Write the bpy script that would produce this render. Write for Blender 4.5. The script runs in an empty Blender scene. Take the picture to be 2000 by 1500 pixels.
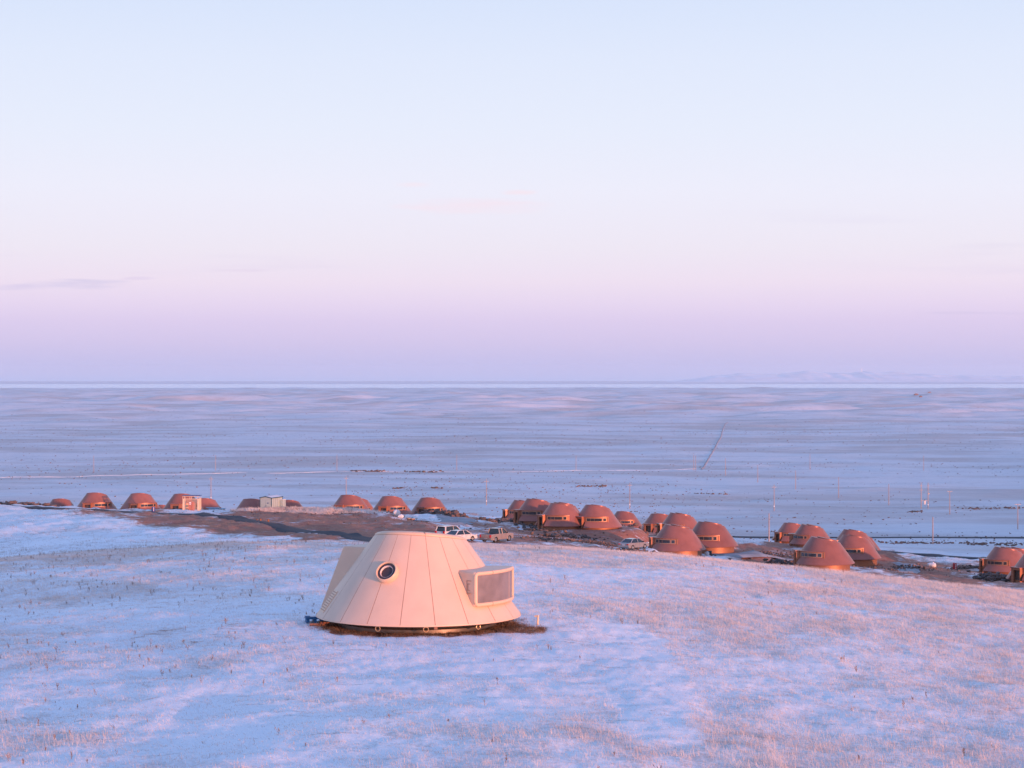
import bpy, math, random
import numpy as np
from math import radians as R, sin, cos, tan, pi, atan, atan2, sqrt, log

random.seed(7)
rng = np.random.default_rng(11)
S = bpy.context.scene
COL = S.collection

# ---------------------------------------------------------------- survey constants (metres, camera height = 0)
F = 4044.0            # focal length in pixels of a 2000 px wide frame (70 mm equivalent)
HY = 738.0            # row of the true horizon
SUN_AZ, SUN_EL = R(40), R(2.9)          # azimuth to the right of straight-behind the viewpoint
SUN = np.array([sin(SUN_AZ)*cos(SUN_EL), -cos(SUN_AZ)*cos(SUN_EL), sin(SUN_EL)])

def zpy(py, D):
    return -(py-HY)/F*D

# ---------------------------------------------------------------- value noise
def _hash(ix, iy, s):
    h = (ix.astype(np.int64)*374761393 + iy.astype(np.int64)*668265263 + s*974634777) & 0xffffffff
    h = ((h ^ (h >> 13))*1274126177) & 0xffffffff
    return ((h ^ (h >> 16)) & 0xffff)/65535.0

def vnoise(x, y, s=0):
    x = np.asarray(x, float); y = np.asarray(y, float)
    ix = np.floor(x); iy = np.floor(y); fx = x-ix; fy = y-iy
    fx = fx*fx*fx*(fx*(fx*6-15)+10); fy = fy*fy*fy*(fy*(fy*6-15)+10)
    a = _hash(ix, iy, s); b = _hash(ix+1, iy, s); c = _hash(ix, iy+1, s); d = _hash(ix+1, iy+1, s)
    return (a*(1-fx)+b*fx)*(1-fy)+(c*(1-fx)+d*fx)*fy

def fbm(x, y, oct=4, s=0):
    t = 0; a = .5; n = 0
    for o in range(oct):
        t = t+a*vnoise(x*2**o+17.3*o, y*2**o-9.1*o, s+o); n += a; a *= .5
    return t/n*2-1

def sstep(e0, e1, x):
    t = np.clip((x-e0)/(e1-e0), 0, 1)
    return t*t*(3-2*t)

# ---------------------------------------------------------------- terrain profile: bearing column -> (distance, row) pairs
FAR = [(2000, 868), (2600, 839), (3300, 817), (4500, 797), (6500, 779), (9000, 766.5), (12000, 758.5), (13200, 757.5), (15000, 757), (25500, 747), (27000, 746.3), (60000, 741)]
def Pz(lst):                       # rows -> heights
    return [(d, zpy(p, d)) for d, p in lst]
FARZ = Pz(FAR)
near = lambda *zs: list(zip((8, 30, 50, 65, 81, 100), zs))
cols = {}
def pxa(px): return math.degrees(atan((px-1000)/F))
cols[pxa(0)] = near(-9.2, -9.3, -9.45, -9.7, -10.15, -10.8) + Pz([(115,1123),(132,1094),(150,1086),(200,1097),(270,1084),(330,1026),(385,992),(402,985),(415,982),(500,1001),(650,1013),(800,1001),(900,984),(1000,964),(1534,911)]) + FARZ
cols[pxa(250)] = near(-9.2, -9.3, -9.45, -9.6, -9.9, -10.4) + Pz([(115,1114),(132,1082),(150,1070),(200,1082),(270,1066),(320,1028),(360,1006),(395,996),(415,993),(450,998),(550,1010),(650,1013),(800,1001),(900,984),(1000,964),(1534,909)]) + FARZ
cols[pxa(500)] = near(-9.2, -9.3, -9.42, -9.5, -9.66, -10.05) + Pz([(118,1093),(140,1060),(155,1052),(200,1072),(260,1064),(300,1042),(330,1024),(350,1012),(385,999),(400,996),(420,996),(500,1005),(650,1017),(800,1001),(900,984),(1000,965),(1534,908)]) + FARZ
cols[pxa(650)] = near(-9.2, -9.3, -9.42, -9.5, -9.62, -9.95) + Pz([(118,1088),(140,1057),(155,1053),(200,1072),(260,1062),(290,1048),(310,1040),(350,1014),(378,998),(392,994),(405,996),(440,1003),(500,1008),(650,1017),(800,1002),(900,984),(1000,966),(1534,908)]) + FARZ
cols[pxa(820)] = near(-9.2, -9.3, -9.42, -9.5, -9.62, -9.85) + Pz([(118,1084),(138,1056),(152,1054),(200,1073),(250,1064),(275,1056),(310,1040),(350,1021),(390,1005),(415,999),(440,1003),(500,1010),(650,1017),(800,1002),(900,987),(1000,967),(1534,908)]) + FARZ
cols[pxa(1000)] = near(-9.2, -9.35, -9.45, -9.5, -9.62, -9.9) + Pz([(118,1088),(136,1060),(150,1058.5),(200,1075),(250,1065),(275,1058),(300,1052),(330,1041),(370,1028),(430,1012),(480,1010),(600,1020),(750,1007),(850,992),(1000,971),(1534,907)]) + FARZ
cols[pxa(1150)] = near(-9.2, -9.35, -9.5, -9.6, -9.8, -10.1) + Pz([(118,1096),(134,1067),(150,1066),(200,1086),(260,1075),(290,1065),(344,1038),(390,1026),(430,1020),(500,1018),(650,1027),(800,1005),(1000,974),(1534,908)]) + FARZ
cols[pxa(1330)] = near(-9.3, -9.4, -9.6, -9.75, -10.1, -10.5) + Pz([(116,1106),(130,1081),(148,1084),(200,1103),(260,1096),(305,1085),(320,1083),(360,1072),(404,1040),(440,1052),(500,1054),(650,1044),(800,1009),(1000,976),(1534,910)]) + FARZ
cols[pxa(1610)] = near(-9.4, -9.55, -9.8, -10.05, -10.5, -11.05) + Pz([(115,1140),(128,1112),(145,1116),(200,1130),(260,1122),(289,1112),(330,1102),(367,1096),(400,1073),(450,1076),(520,1065),(655,1052),(800,1011),(1000,978),(1534,912)]) + FARZ
cols[pxa(2000)] = near(-9.5, -9.75, -10.1, -10.5, -11.1, -11.8) + Pz([(113,1173),(125,1152),(142,1156),(200,1170),(260,1154),(300,1137),(330,1117),(400,1106),(480,1092),(560,1075),(658,1051),(800,1014),(1000,980),(1534,913)]) + FARZ
cols[22] = near(-9.6, -10, -10.6, -11.3, -12.2, -14) + [(150,-20),(250,-27),(350,-34),(500,-43),(700,-52),(1000,-59),(1534,-66)] + FARZ
cols[40] = near(-9.7, -10.3, -11.2, -12.2, -13.6, -15.4) + [(150,-20),(250,-25),(350,-28),(500,-34),(700,-44),(1000,-54),(1534,-64)] + FARZ
cols[60] = near(-9.7, -10.3, -11.3, -12.4, -13.6, -15) + [(150,-19),(250,-22),(350,-23),(500,-22),(700,-24),(1000,-34),(1534,-52)] + FARZ
cols[80] = near(-9.6, -10, -10.6, -11.2, -12, -12.8) + [(150,-16.5),(250,-19),(350,-19.5),(450,-17),(600,-12),(800,-6),(1000,0),(1500,10),(1900,28),(3500,40),(5000,-10),(9000,-40)] + FARZ[-1:]  # this bearing and the next two: unseen mountain, shaped to shade the valley
cols[92] = near(-9.5, -9.8, -10.1, -10.5, -11, -11.6) + [(150,-13.5),(250,-15.5),(350,-16),(500,-14),(620,-10),(800,-5),(1060,5),(1258,20),(1600,45),(1900,66),(2300,78),(3500,78),(5000,10),(9000,-40)] + FARZ[-1:]
cols[108] = near(-9.4, -9.6, -9.8, -10, -10.2, -10.6) + [(150,-11.5),(250,-12.5),(350,-12),(600,-8),(1000,2),(1600,30),(2300,48),(3500,48),(5000,0),(9000,-40)] + FARZ[-1:]
cols[128] = near(-9.3, -9.4, -9.5, -9.5, -9.6, -9.8) + [(150,-10.2),(250,-11),(350,-12),(600,-13),(1000,-14),(2300,0),(3500,0),(9000,-40)] + FARZ[-1:]
cols[180] = near(-9.2, -9.3, -9.5, -9.7, -10, -10.4) + [(150,-11.5),(350,-16),(1000,-30),(3000,-50)] + FARZ[-1:]
cols[-180] = cols[180]
cols[-90] = near(-9.3, -9.6, -10.2, -11, -12, -13.5) + [(150,-17),(250,-23),(400,-32),(800,-48),(1500,-62)] + FARZ
cols[-35] = near(-9.3, -9.5, -9.9, -10.5, -11.4, -12.6) + [(130,-15),(200,-20),(300,-24),(420,-28),(600,-42),(1000,-57),(1534,-65)] + FARZ
cols[-20] = near(-9.2, -9.4, -9.6, -10, -10.6, -11.5) + [(130,-13.5),(170,-17),(270,-23.5),(400,-25),(430,-26.5),(600,-40),(900,-54),(1534,-65)] + FARZ
for k in cols:            # the crest carries knee-high grass, so the soil lies lower
    if abs(k) < 16:
        cols[k] = [(d, z-(.19 if k > -1 else .10)) if 110 <= d <= 160 else (d, z) for d, z in cols[k]]
A_KEYS = sorted(cols)

NA, NL = 1441, 1000
GA = np.linspace(-180, 180, NA)
L0, L1 = log(6.0), log(60000.0)
GL = np.linspace(L0, L1, NL)
_tab = np.array([np.interp(GL, np.log([d for d, z in cols[k]]), [z for d, z in cols[k]]) for k in A_KEYS])
GRID = np.empty((NA, NL))
for i, a in enumerate(GA):
    j = min(max(np.searchsorted(A_KEYS, a)-1, 0), len(A_KEYS)-2)
    t = (a-A_KEYS[j])/(A_KEYS[j+1]-A_KEYS[j])
    GRID[i] = _tab[j]*(1-t)+_tab[j+1]*t
def blur(g, sig, axis):
    n = int(sig*3)+1
    k = np.exp(-.5*(np.arange(-n, n+1)/sig)**2); k /= k.sum()
    pad = [(0, 0), (0, 0)]; pad[axis] = (n, n)
    gp = np.pad(g, pad, mode='edge'); out = np.zeros_like(g)
    for q in range(2*n+1):
        out += k[q]*(gp[q:q+g.shape[0], :] if axis == 0 else gp[:, q:q+g.shape[1]])
    return out
GRID = blur(blur(GRID, 2.2, 1), 3.5, 0)

PADS = []          # (x, y, z, radius): levelled ground under buildings and vehicles
def base_h(x, y):
    x = np.asarray(x, float); y = np.asarray(y, float)
    a = np.degrees(np.arctan2(x, y)); rho = np.hypot(x, y)
    D = np.maximum(rho*np.cos(np.radians(np.clip(a, -25, 25))), 6.01)
    fa = np.clip((a+180)/360*(NA-1), 0, NA-1.001); fl = np.clip((np.log(D)-L0)/(L1-L0)*(NL-1), 0, NL-1.001)
    ia = fa.astype(int); il = fl.astype(int); ta = fa-ia; tl = fl-il
    return (GRID[ia, il]*(1-ta)+GRID[ia+1, il]*ta)*(1-tl)+(GRID[ia, il+1]*(1-ta)+GRID[ia+1, il+1]*ta)*tl

def H(x, y, fine=True):
    x = np.asarray(x, float); y = np.asarray(y, float)
    z = base_h(x, y); rho = np.hypot(x, y)
    # rolling undulation of the open steppe
    big = sstep(900, 3200, rho)*(1-sstep(11500, 13000, rho))
    big = big*(1-.75*sstep(6500, 10500, rho))
    z = z+big*(fbm(x/800, y/330, 3, 3)*(4.0+14.0*sstep(2800, 7500, rho)) + fbm(x/150, y/120, 3, 9)*(1.6+6.0*sstep(2600, 4200, rho)))
    patch = .35+.65*sstep(-.25, .35, fbm(x/1300, y/520, 3, 13))
    z = z+sstep(2500, 3400, rho)*(1-sstep(11500, 12800, rho))*patch*(fbm(x/290, y/78, 2, 15)*12+fbm(x/90, y/62, 2, 17)*4)
    z = z+sstep(650, 900, rho)*(1-sstep(2500, 3400, rho))*fbm(x/34, y/26, 2, 19)*.7
    mid = sstep(480, 700, rho)*(1-sstep(2500, 4000, rho))
    z = z+mid*fbm(x/70, y/45, 3, 21)*.9
    # disturbed building site
    site = sstep(255, 290, y)*(1-sstep(470, 560, y))*(1-sstep(150, 220, np.abs(x)))
    z = z+site*(fbm(x/8, y/13, 4, 31)*.75+fbm(x/1.9, y/2.4, 3, 37)*.27)
    # hill in front: hummocks
    nearw = 1-sstep(200, 300, rho)
    z = z+nearw*(fbm(x/14, y/18, 3, 41)*.28+fbm(x/2.2, y/2.8, 3, 47)*.13)
    for (px_, py_, pz_, pr) in PADS:
        d2 = np.hypot(x-px_, y-py_)
        w = 1-sstep(pr, pr*1.8, d2)
        z = z*(1-w)+pz_*w
    if fine:
        z = z+nearw*fbm(x/.55, y/.7, 3, 53)*.055
    return z

def h1(x, y):
    return float(H(np.array([x]), np.array([y]))[0])

def hit(px, py, d0=45, d1=24000):
    """first ground point met by the sight line through a survey pixel"""
    D = np.exp(np.linspace(log(d0), log(d1), 2600))
    x = (px-1000)/F*D
    g = H(x, D, False); ray = zpy(py, D)
    k = np.argmax(g >= ray)
    if k == 0:
        k = len(D)-1
    return float(x[k]), float(D[k]), float(g[k])

def at(px, py, D):
    return (px-1000)/F*D, D, zpy(py, D)

# ---------------------------------------------------------------- object helpers
def tag(o, label=None, cat=None, group=None, kind=None):
    if label: o['label'] = label
    if cat: o['category'] = cat
    if group: o['group'] = group
    if kind: o['kind'] = kind
    return o

def empty(name, loc, rz=0.0, label=None, cat=None, group=None):
    o = bpy.data.objects.new(name, None); COL.objects.link(o)
    o.location = loc; o.rotation_euler = (0, 0, rz); o.empty_display_size = .3
    return tag(o, label, cat, group)

def children(o):
    return [c for c in bpy.data.objects if c.parent == o]

def copy_tree(o, parent=None):
    kids = children(o)
    c = o.copy(); COL.objects.link(c); c.parent = parent
    for k in kids: copy_tree(k, c)
    return c

class MB:
    def __init__(s): s.v = []; s.f = []; s.m = []
    def add(s, vs, fs, m=0):
        b = len(s.v); s.v += [tuple(map(float, p)) for p in vs]
        s.f += [tuple(b+i for i in f) for f in fs]; s.m += [m]*len(fs); return s
    def box(s, c, d, rz=0.0, m=0):
        x, y, z = (k/2 for k in d); ca, sa = cos(rz), sin(rz)
        vs = [(c[0]+ca*i*x-sa*j*y, c[1]+sa*i*x+ca*j*y, c[2]+k*z) for k in (-1, 1) for j in (-1, 1) for i in (-1, 1)]
        return s.add(vs, [(0, 2, 3, 1), (4, 5, 7, 6), (0, 1, 5, 4), (2, 6, 7, 3), (0, 4, 6, 2), (1, 3, 7, 5)], m)
    def rings(s, rs, m=0, cap0=True, cap1=True, closed=True):
        n = len(rs[0]); vs = [p for r in rs for p in r]; fs = []
        for i in range(len(rs)-1):
            for j in range(n if closed else n-1):
                a = i*n+j; b = i*n+(j+1) % n
                fs.append((a, b, b+n, a+n))
        if cap0: fs.append(tuple(range(n-1, -1, -1)))
        if cap1: fs.append(tuple((len(rs)-1)*n+j for j in range(n)))
        return s.add(vs, fs, m)
    def lathe(s, prof, n=24, m=0, c=(0, 0, 0), cap0=True, cap1=True):
        return s.rings([[(c[0]+r*sin(2*pi*j/n), c[1]-r*cos(2*pi*j/n), c[2]+z) for j in range(n)] for r, z in prof], m, cap0, cap1)
    def tube(s, path, r, n=8, m=0, closed=False):
        P = np.array(path, float); k = len(P); rs = []
        for i in range(k):
            if closed: t = P[(i+1) % k]-P[i-1]
            else: t = P[min(i+1, k-1)]-P[max(i-1, 0)]
            t = t/np.linalg.norm(t)
            u = np.cross(t, (0, 0, 1.0))
            if np.linalg.norm(u) < .2: u = np.cross(t, (1.0, 0, 0))
            u = u/np.linalg.norm(u); w = np.cross(u, t)
            if i and np.dot(u, pu) < 0 and abs(np.dot(t, pt)) > .5: u, w = -u, -w
            pu, pt = u, t
            rr = r[i] if isinstance(r, (list, tuple)) else r
            rs.append([tuple(P[i]+rr*(u*cos(2*pi*j/n)+w*sin(2*pi*j/n))) for j in range(n)])
        if closed: rs.append(rs[0])
        return s.rings(rs, m, not closed, not closed)
    def prism(s, pts, y0, y1, m=0, ax='xz'):
        n = len(pts)
        mk = {'xz': lambda p, t: (p[0], t, p[1]), 'yz': lambda p, t: (t, p[0], p[1]), 'xy': lambda p, t: (p[0], p[1], t)}[ax]
        vs = [mk(p, y0) for p in pts]+[mk(p, y1) for p in pts]
        fs = [tuple(range(n)), tuple(range(2*n-1, n-1, -1))]+[(i, i+n, (i+1) % n+n, (i+1) % n) for i in range(n)]
        return s.add(vs, fs, m)
    def sector(s, r0, r1, z0, z1, a0, a1, n=14, m=0):
        """curved block between radii; r0/r1 may be (bottom, top)"""
        rb0, rt0 = r0 if isinstance(r0, tuple) else (r0, r0)
        rb1, rt1 = r1 if isinstance(r1, tuple) else (r1, r1)
        rs = []
        for i in range(n+1):
            a = a0+(a1-a0)*i/n; q = lambda r, z: (r*sin(a), -r*cos(a), z)
            rs.append([q(rb0, z0), q(rb1, z0), q(rt1, z1), q(rt0, z1)])
        return s.rings(rs, m)
    def build(s, name, mats, parent=None, smooth=0, bevel=0, loc=None):
        me = bpy.data.meshes.new(name); me.from_pydata(s.v, [], s.f)
        for m in (mats if isinstance(mats, (list, tuple)) else [mats]): me.materials.append(m)
        me.polygons.foreach_set('material_index', s.m)
        me.validate(); me.update()
        import bmesh
        bm = bmesh.new(); bm.from_mesh(me); bmesh.ops.recalc_face_normals(bm, faces=bm.faces[:]); bm.to_mesh(me); bm.free()
        o = bpy.data.objects.new(name, me); COL.objects.link(o)
        if parent is not None: o.parent = parent
        if loc is not None: o.location = loc
        if smooth:
            me.polygons.foreach_set('use_smooth', [True]*len(me.polygons)); me.set_sharp_from_angle(angle=R(smooth))
        if bevel:
            b = o.modifiers.new('Bevel', 'BEVEL'); b.width = bevel; b.segments = 2; b.limit_method = 'ANGLE'; b.angle_limit = R(40)
        return o

def polar(r, az, z): return (r*sin(az), -r*cos(az), z)

def big_mesh(name, V, Fc, mat, smooth=False, kind=None):
    """numpy arrays -> mesh; Fc is (n,3) or (n,4)"""
    me = bpy.data.meshes.new(name); n, k = Fc.shape
    me.vertices.add(len(V)); me.vertices.foreach_set('co', np.ascontiguousarray(V, np.float32).ravel())
    me.loops.add(n*k); me.loops.foreach_set('vertex_index', np.ascontiguousarray(Fc, np.int32).ravel())
    me.polygons.add(n); me.polygons.foreach_set('loop_start', np.arange(0, n*k, k, dtype=np.int32))
    me.update(calc_edges=True)
    if smooth: me.polygons.foreach_set('use_smooth', np.ones(n, bool))
    me.materials.append(mat)
    o = bpy.data.objects.new(name, me); COL.objects.link(o)
    if kind: o['kind'] = kind
    return o

# ---------------------------------------------------------------- materials
def mat(name, col, rough=.6, metal=0.0, spec=.5, noise=0.0, nscale=3.0, bump=0.0, bscale=40.0, col2=None, coat=0.0, vary=0.0):
    m = bpy.data.materials.new(name); m.use_nodes = True
    N, L = m.node_tree.nodes, m.node_tree.links
    b = N['Principled BSDF']
    b.inputs['Roughness'].default_value = rough; b.inputs['Metallic'].default_value = metal
    b.inputs['Specular IOR Level'].default_value = spec; b.inputs['Coat Weight'].default_value = coat
    tc = N.new('ShaderNodeTexCoord')
    nz = N.new('ShaderNodeTexNoise'); nz.inputs['Scale'].default_value = nscale; nz.inputs['Detail'].default_value = 5
    L.new(tc.outputs['Object'], nz.inputs['Vector'])
    mx = N.new('ShaderNodeMix'); mx.data_type = 'RGBA'
    c2 = col2 or tuple(k*(1-noise) for k in col)
    mx.inputs['A'].default_value = (*col, 1); mx.inputs['B'].default_value = (*c2, 1)
    mr = N.new('ShaderNodeMapRange'); mr.inputs['From Min'].default_value = .38; mr.inputs['From Max'].default_value = .68
    L.new(nz.outputs['Fac'], mr.inputs['Value']); L.new(mr.outputs['Result'], mx.inputs['Factor'])
    last = mx.outputs['Result']
    if vary:       # each copy weathered a little differently
        oi = N.new('ShaderNodeObjectInfo'); hs = N.new('ShaderNodeHueSaturation')
        vr = N.new('ShaderNodeMapRange'); vr.inputs['To Min'].default_value = 1-vary; vr.inputs['To Max'].default_value = 1+vary*.6
        L.new(oi.outputs['Random'], vr.inputs['Value']); L.new(vr.outputs['Result'], hs.inputs['Value']); L.new(last, hs.inputs['Color']); last = hs.outputs['Color']
    L.new(last, b.inputs['Base Color'])
    if bump:
        n2 = N.new('ShaderNodeTexNoise'); n2.inputs['Scale'].default_value = bscale; n2.inputs['Detail'].default_value = 3
        L.new(tc.outputs['Object'], n2.inputs['Vector'])
        bp = N.new('ShaderNodeBump'); bp.inputs['Strength'].default_value = bump; bp.inputs['Distance'].default_value = .02
        L.new(n2.outputs['Fac'], bp.inputs['Height']); L.new(bp.outputs['Normal'], b.inputs['Normal'])
    return m

M = dict(
    cream=mat('cream_panel', (.77, .525, .38), .45, noise=.07, nscale=1.3, bump=.03, bscale=7),
    seam=mat('panel_seam', (.52, .31, .22), .8),
    cream_trim=mat('cream_trim', (.78, .51, .34), .4, noise=.05),
    bay_glass=mat('bay_glass', (.26, .21, .20), .28, spec=.8, noise=.35, nscale=1.6),
    port_rim=mat('porthole_seal', (.045, .03, .035), .5),
    port_glass=mat('porthole_glass', (.02, .022, .03), .05, spec=1.0),
    dark=mat('dark_void', (.016, .011, .011), .8),
    steel=mat('base_steel', (.20, .17, .15), .4, .6, noise=.3),
    brass=mat('hoop_metal', (.75, .50, .28), .35, .7),
    copper=mat('copper_panel', (.345, .135, .104), .40, .18, spec=.28, noise=.16, nscale=.9, vary=.16),
    copper_top=mat('copper_lid', (.38, .145, .105), .40, .35, noise=.1),
    gold=mat('gold_base_panel', (.36, .155, .085), .52, .4, noise=.15, nscale=1.2),
    goldwall=mat('gold_wall_panel', (.40, .155, .085), .5, .25, noise=.12, nscale=1.2),
    porch=mat('porch_panel', (.30, .15, .09), .5, .15, noise=.15),
    glass=mat('window_glass', (.035, .04, .05), .08, spec=.9, noise=.4, nscale=.8),
    frame_white=mat('pale_sleeve', (.80, .70, .68), .4),
    frame=mat('window_frame', (.50, .31, .22), .45, .2),
    door=mat('door_panel', (.10, .06, .045), .5, noise=.2),
    white=mat('white_car_paint', (.66, .65, .65), .28, coat=.6),
    greige=mat('pickup_paint', (.36, .29, .26), .3, .3, coat=.5),
    greycar=mat('grey_car_paint', (.36, .34, .34), .28, .35, coat=.6),
    carglass=mat('car_glass', (.012, .012, .016), .06, spec=.8),
    tyre=mat('tyre_rubber', (.018, .018, .02), .85),
    rim=mat('wheel_rim', (.45, .43, .42), .35, .8),
    tail=mat('tail_light', (.55, .02, .03), .2),
    plate=mat('licence_plate', (.55, .58, .65), .5),
    darktrim=mat('dark_trim', (.03, .03, .035), .6),
    head=mat('head_light', (.75, .75, .75), .15),
    pole=mat('concrete_pole', (.42, .33, .29), .8, noise=.2),
    arm=mat('pole_arm', (.55, .45, .40), .6, .3),
    tank=mat('transformer_tank', (.72, .66, .62), .5),
    redp=mat('red_panel', (.62, .10, .09), .5, noise=.12, nscale=4),
    whitesign=mat('white_sign', (.85, .83, .82), .6),
    post=mat('cage_post', (.80, .58, .40), .6, noise=.1),
    blue=mat('blue_steel', (.05, .10, .26), .5),
    shed=mat('shed_panel', (.40, .50, .50), .55, noise=.06),
    shedblue=mat('shed_trim', (.02, .07, .12), .5),
    bluebin=mat('blue_barrel', (.03, .06, .26), .5),
    redbin=mat('red_barrel', (.42, .025, .035), .45),
    brownpost=mat('rust_post', (.24, .10, .05), .7, noise=.3),
    tarp=mat('pale_tarp', (.78, .76, .76), .7, noise=.12, bump=.3, bscale=6),
    aqua=mat('pale_blue_board', (.26, .46, .60), .6, noise=.15),
    pallet=mat('blue_pallet', (.015, .12, .28), .5, noise=.2),
    wood=mat('weathered_wood', (.28, .13, .085), .85, noise=.4, nscale=5),
    brick=mat('clay_brick', (.30, .12, .07), .85, noise=.4, nscale=6),
    asphalt=mat('asphalt', (.034, .034, .044), .85, noise=.25, nscale=.6),
    rock=mat('rubble_stone', (.085, .07, .068), .9, noise=.5, nscale=.3, col2=(.25, .15, .12)),
    concrete=mat('site_concrete', (.5, .46, .44), .8, noise=.2),
)
# ---------------------------------------------------------------- cabins: survey list
# (column, rim row, distance, rim height above ground, porch bearing, label)
CAB = [
 (120, 1004, 470, .2, -20, 'low copper cone cabin sunk behind the dark stone bank, leftmost cabin of all', 0),
 (189.5, 996.5, 413, .15, -27, 'copper cone cabin just right of the low cabin behind the stone bank', 0),
 (275.5, 997.5, 411, .15, -21, 'copper cone cabin behind the blue barrel on the roadside', 0),
 (317, 1012, 545, .2, -20, 'tiny distant cone cabin peeping through the gap beside the barred cage shelter', 0),
 (359, 998.5, 413, .15, -24, 'copper cone cabin whose right half stands behind the barred cage shelter', 0),
 (402, 1006, 430, .2, -20, 'shaded brown cone cabin behind the pale blue boards', 0),
 (495, 1009, 404, .2, -25, 'shaded cone cabin half hidden by the white panel shed', 0),
 (568, 1006, 480, .2, -25, 'shaded cone cabin sunk behind the grassy mound right of the white shed', 0),
 (685.5, 1001, 410, .15, -33, 'sunlit copper cone cabin above the mound, first of the row of three', 0),
 (702, 1003, 470, .2, -30, 'shaded cone cabin peeping out behind the first of the row of three', 0),
 (766, 1003, 415, .15, -26, 'copper cone cabin in the middle of the row of three, open porch at left', 0),
 (841, 1005, 425, .15, -28, 'copper cone cabin behind the dark rubble heap, last of the row of three', 0),
 (1025, 1011, 415, .8, -70, 'copper cone cabin at the back of the middle group, with pale crate before its porch', 1),
 (1053, 1014, 355, .7, -65, 'copper cone cabin half shadowed, second in the middle group, porch beside the sunlit front cabin', 1),
 (1100, 1024, 344, 1.15, -60, 'copper cone cabin with lit gold porch wall, nearest of the middle group', 1),
 (1104, 1018, 385, .7, -60, 'copper cone cabin directly behind the front cabin of the middle group', 1),
 (1168, 1027, 344, .35, -48, 'copper cone cabin with teal window strip and a slanting shadow across it', 1),
 (1222, 1028, 480, .3, -42, 'shaded cone cabin with a dark window band behind the rubble bank', 1),
 (1292, 1038, 404, .4, -38, 'shaded cone cabin with dark porch openings behind the snow lit heap', 1),
 (1333, 1041, 360, .6, -70, 'copper cone cabin looming directly behind the cabin beside the grey sedan', 1),
 (1327, 1071, 305, 1.0, -78, 'large copper cone cabin with gold base beside the grey sedan', 1),
 (1391, 1064, 315, 1.05, -58, 'large copper cone cabin with gold base on the snowy terrace beside the white bag', 1),
 (1551, 1054, 430, .9, -52, 'copper cone cabin with a wide dark porch at the back of the right group', 1),
 (1588, 1060, 395, .6, -86, 'copper cone cabin behind the stony soil bank in the right group', 1),
 (1614, 1098, 289, 1.05, -78, 'large copper cone cabin standing at the grass edge, front of the right group', 1),
 (1672, 1088, 330, 1.15, -57, 'large copper cone cabin with gold base, behind and right of the grass edge cabin', 1),
 (1671, 1072, 375, .6, -60, 'copper cone cabin tucked directly behind the right group, only its top visible', 1),
 (1685, 1078, 420, .5, -60, 'shaded cone cabin almost wholly hidden at the back of the right group', 1),
 (1970, 1112, 325, .45, -72, 'copper cone cabin near the red barrel, gold porch wall lit', 1),
 (1990, 1109, 352, .5, -70, 'copper cone cabin showing only its top behind the cabin near the red barrel', 1),
 (2029, 1129, 300, .75, -47, 'cone cabin cut off by the right edge, wide dark porch wall in front', 1),
]
for c in CAB:
    x, y, z = at(c[0], c[1], c[2])
    PADS.append((x, y, z-c[3], 6.2))
WX, WY = -3.65, 81.0
WRIM = zpy(1199, 81)            # lower edge of the white cabin's shell
WG = WRIM-.42                   # levelled ground under it
PADS.append((WX, WY, WG, 4.2))
# parked vehicles: (column, distance, row of the wheels, heading)
CARS = dict(suv=(880, 296, 1051, R(52)), white=(899, 268, 1057, R(50)), pickup=(970, 272, 1058, R(57)), grey=(1238, 285, 1072, R(50)))
for k, (px, D, py, hd) in CARS.items():
    x, y, z = at(px, py, D); PADS.append((x, y, z, 2.6))

# ---------------------------------------------------------------- copper cone cabin
KB, ZC, RC = .74, 3.2, 4.35
def oblique_cone(r0, k, zc, s, azh, n=72, n_v=6, z0=0.0):
    rings = []
    az = np.linspace(0, 2*pi, n, endpoint=False)
    c = np.cos(az-azh); zt = (zc+s*r0*c)/(1+s*k*c)
    for t in np.linspace(0, 1, n_v):
        z = z0+(zt-z0)*t; r = r0-k*z
        rings.append([polar(r[i], az[i], z[i]) for i in range(n)])
    return rings, az, zt

def lid_plane(zc, s, azh):
    dx, dy = sin(azh), -cos(azh)
    return lambda x, y, h=0: zc+s*(x*dx+y*dy)+h

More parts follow.
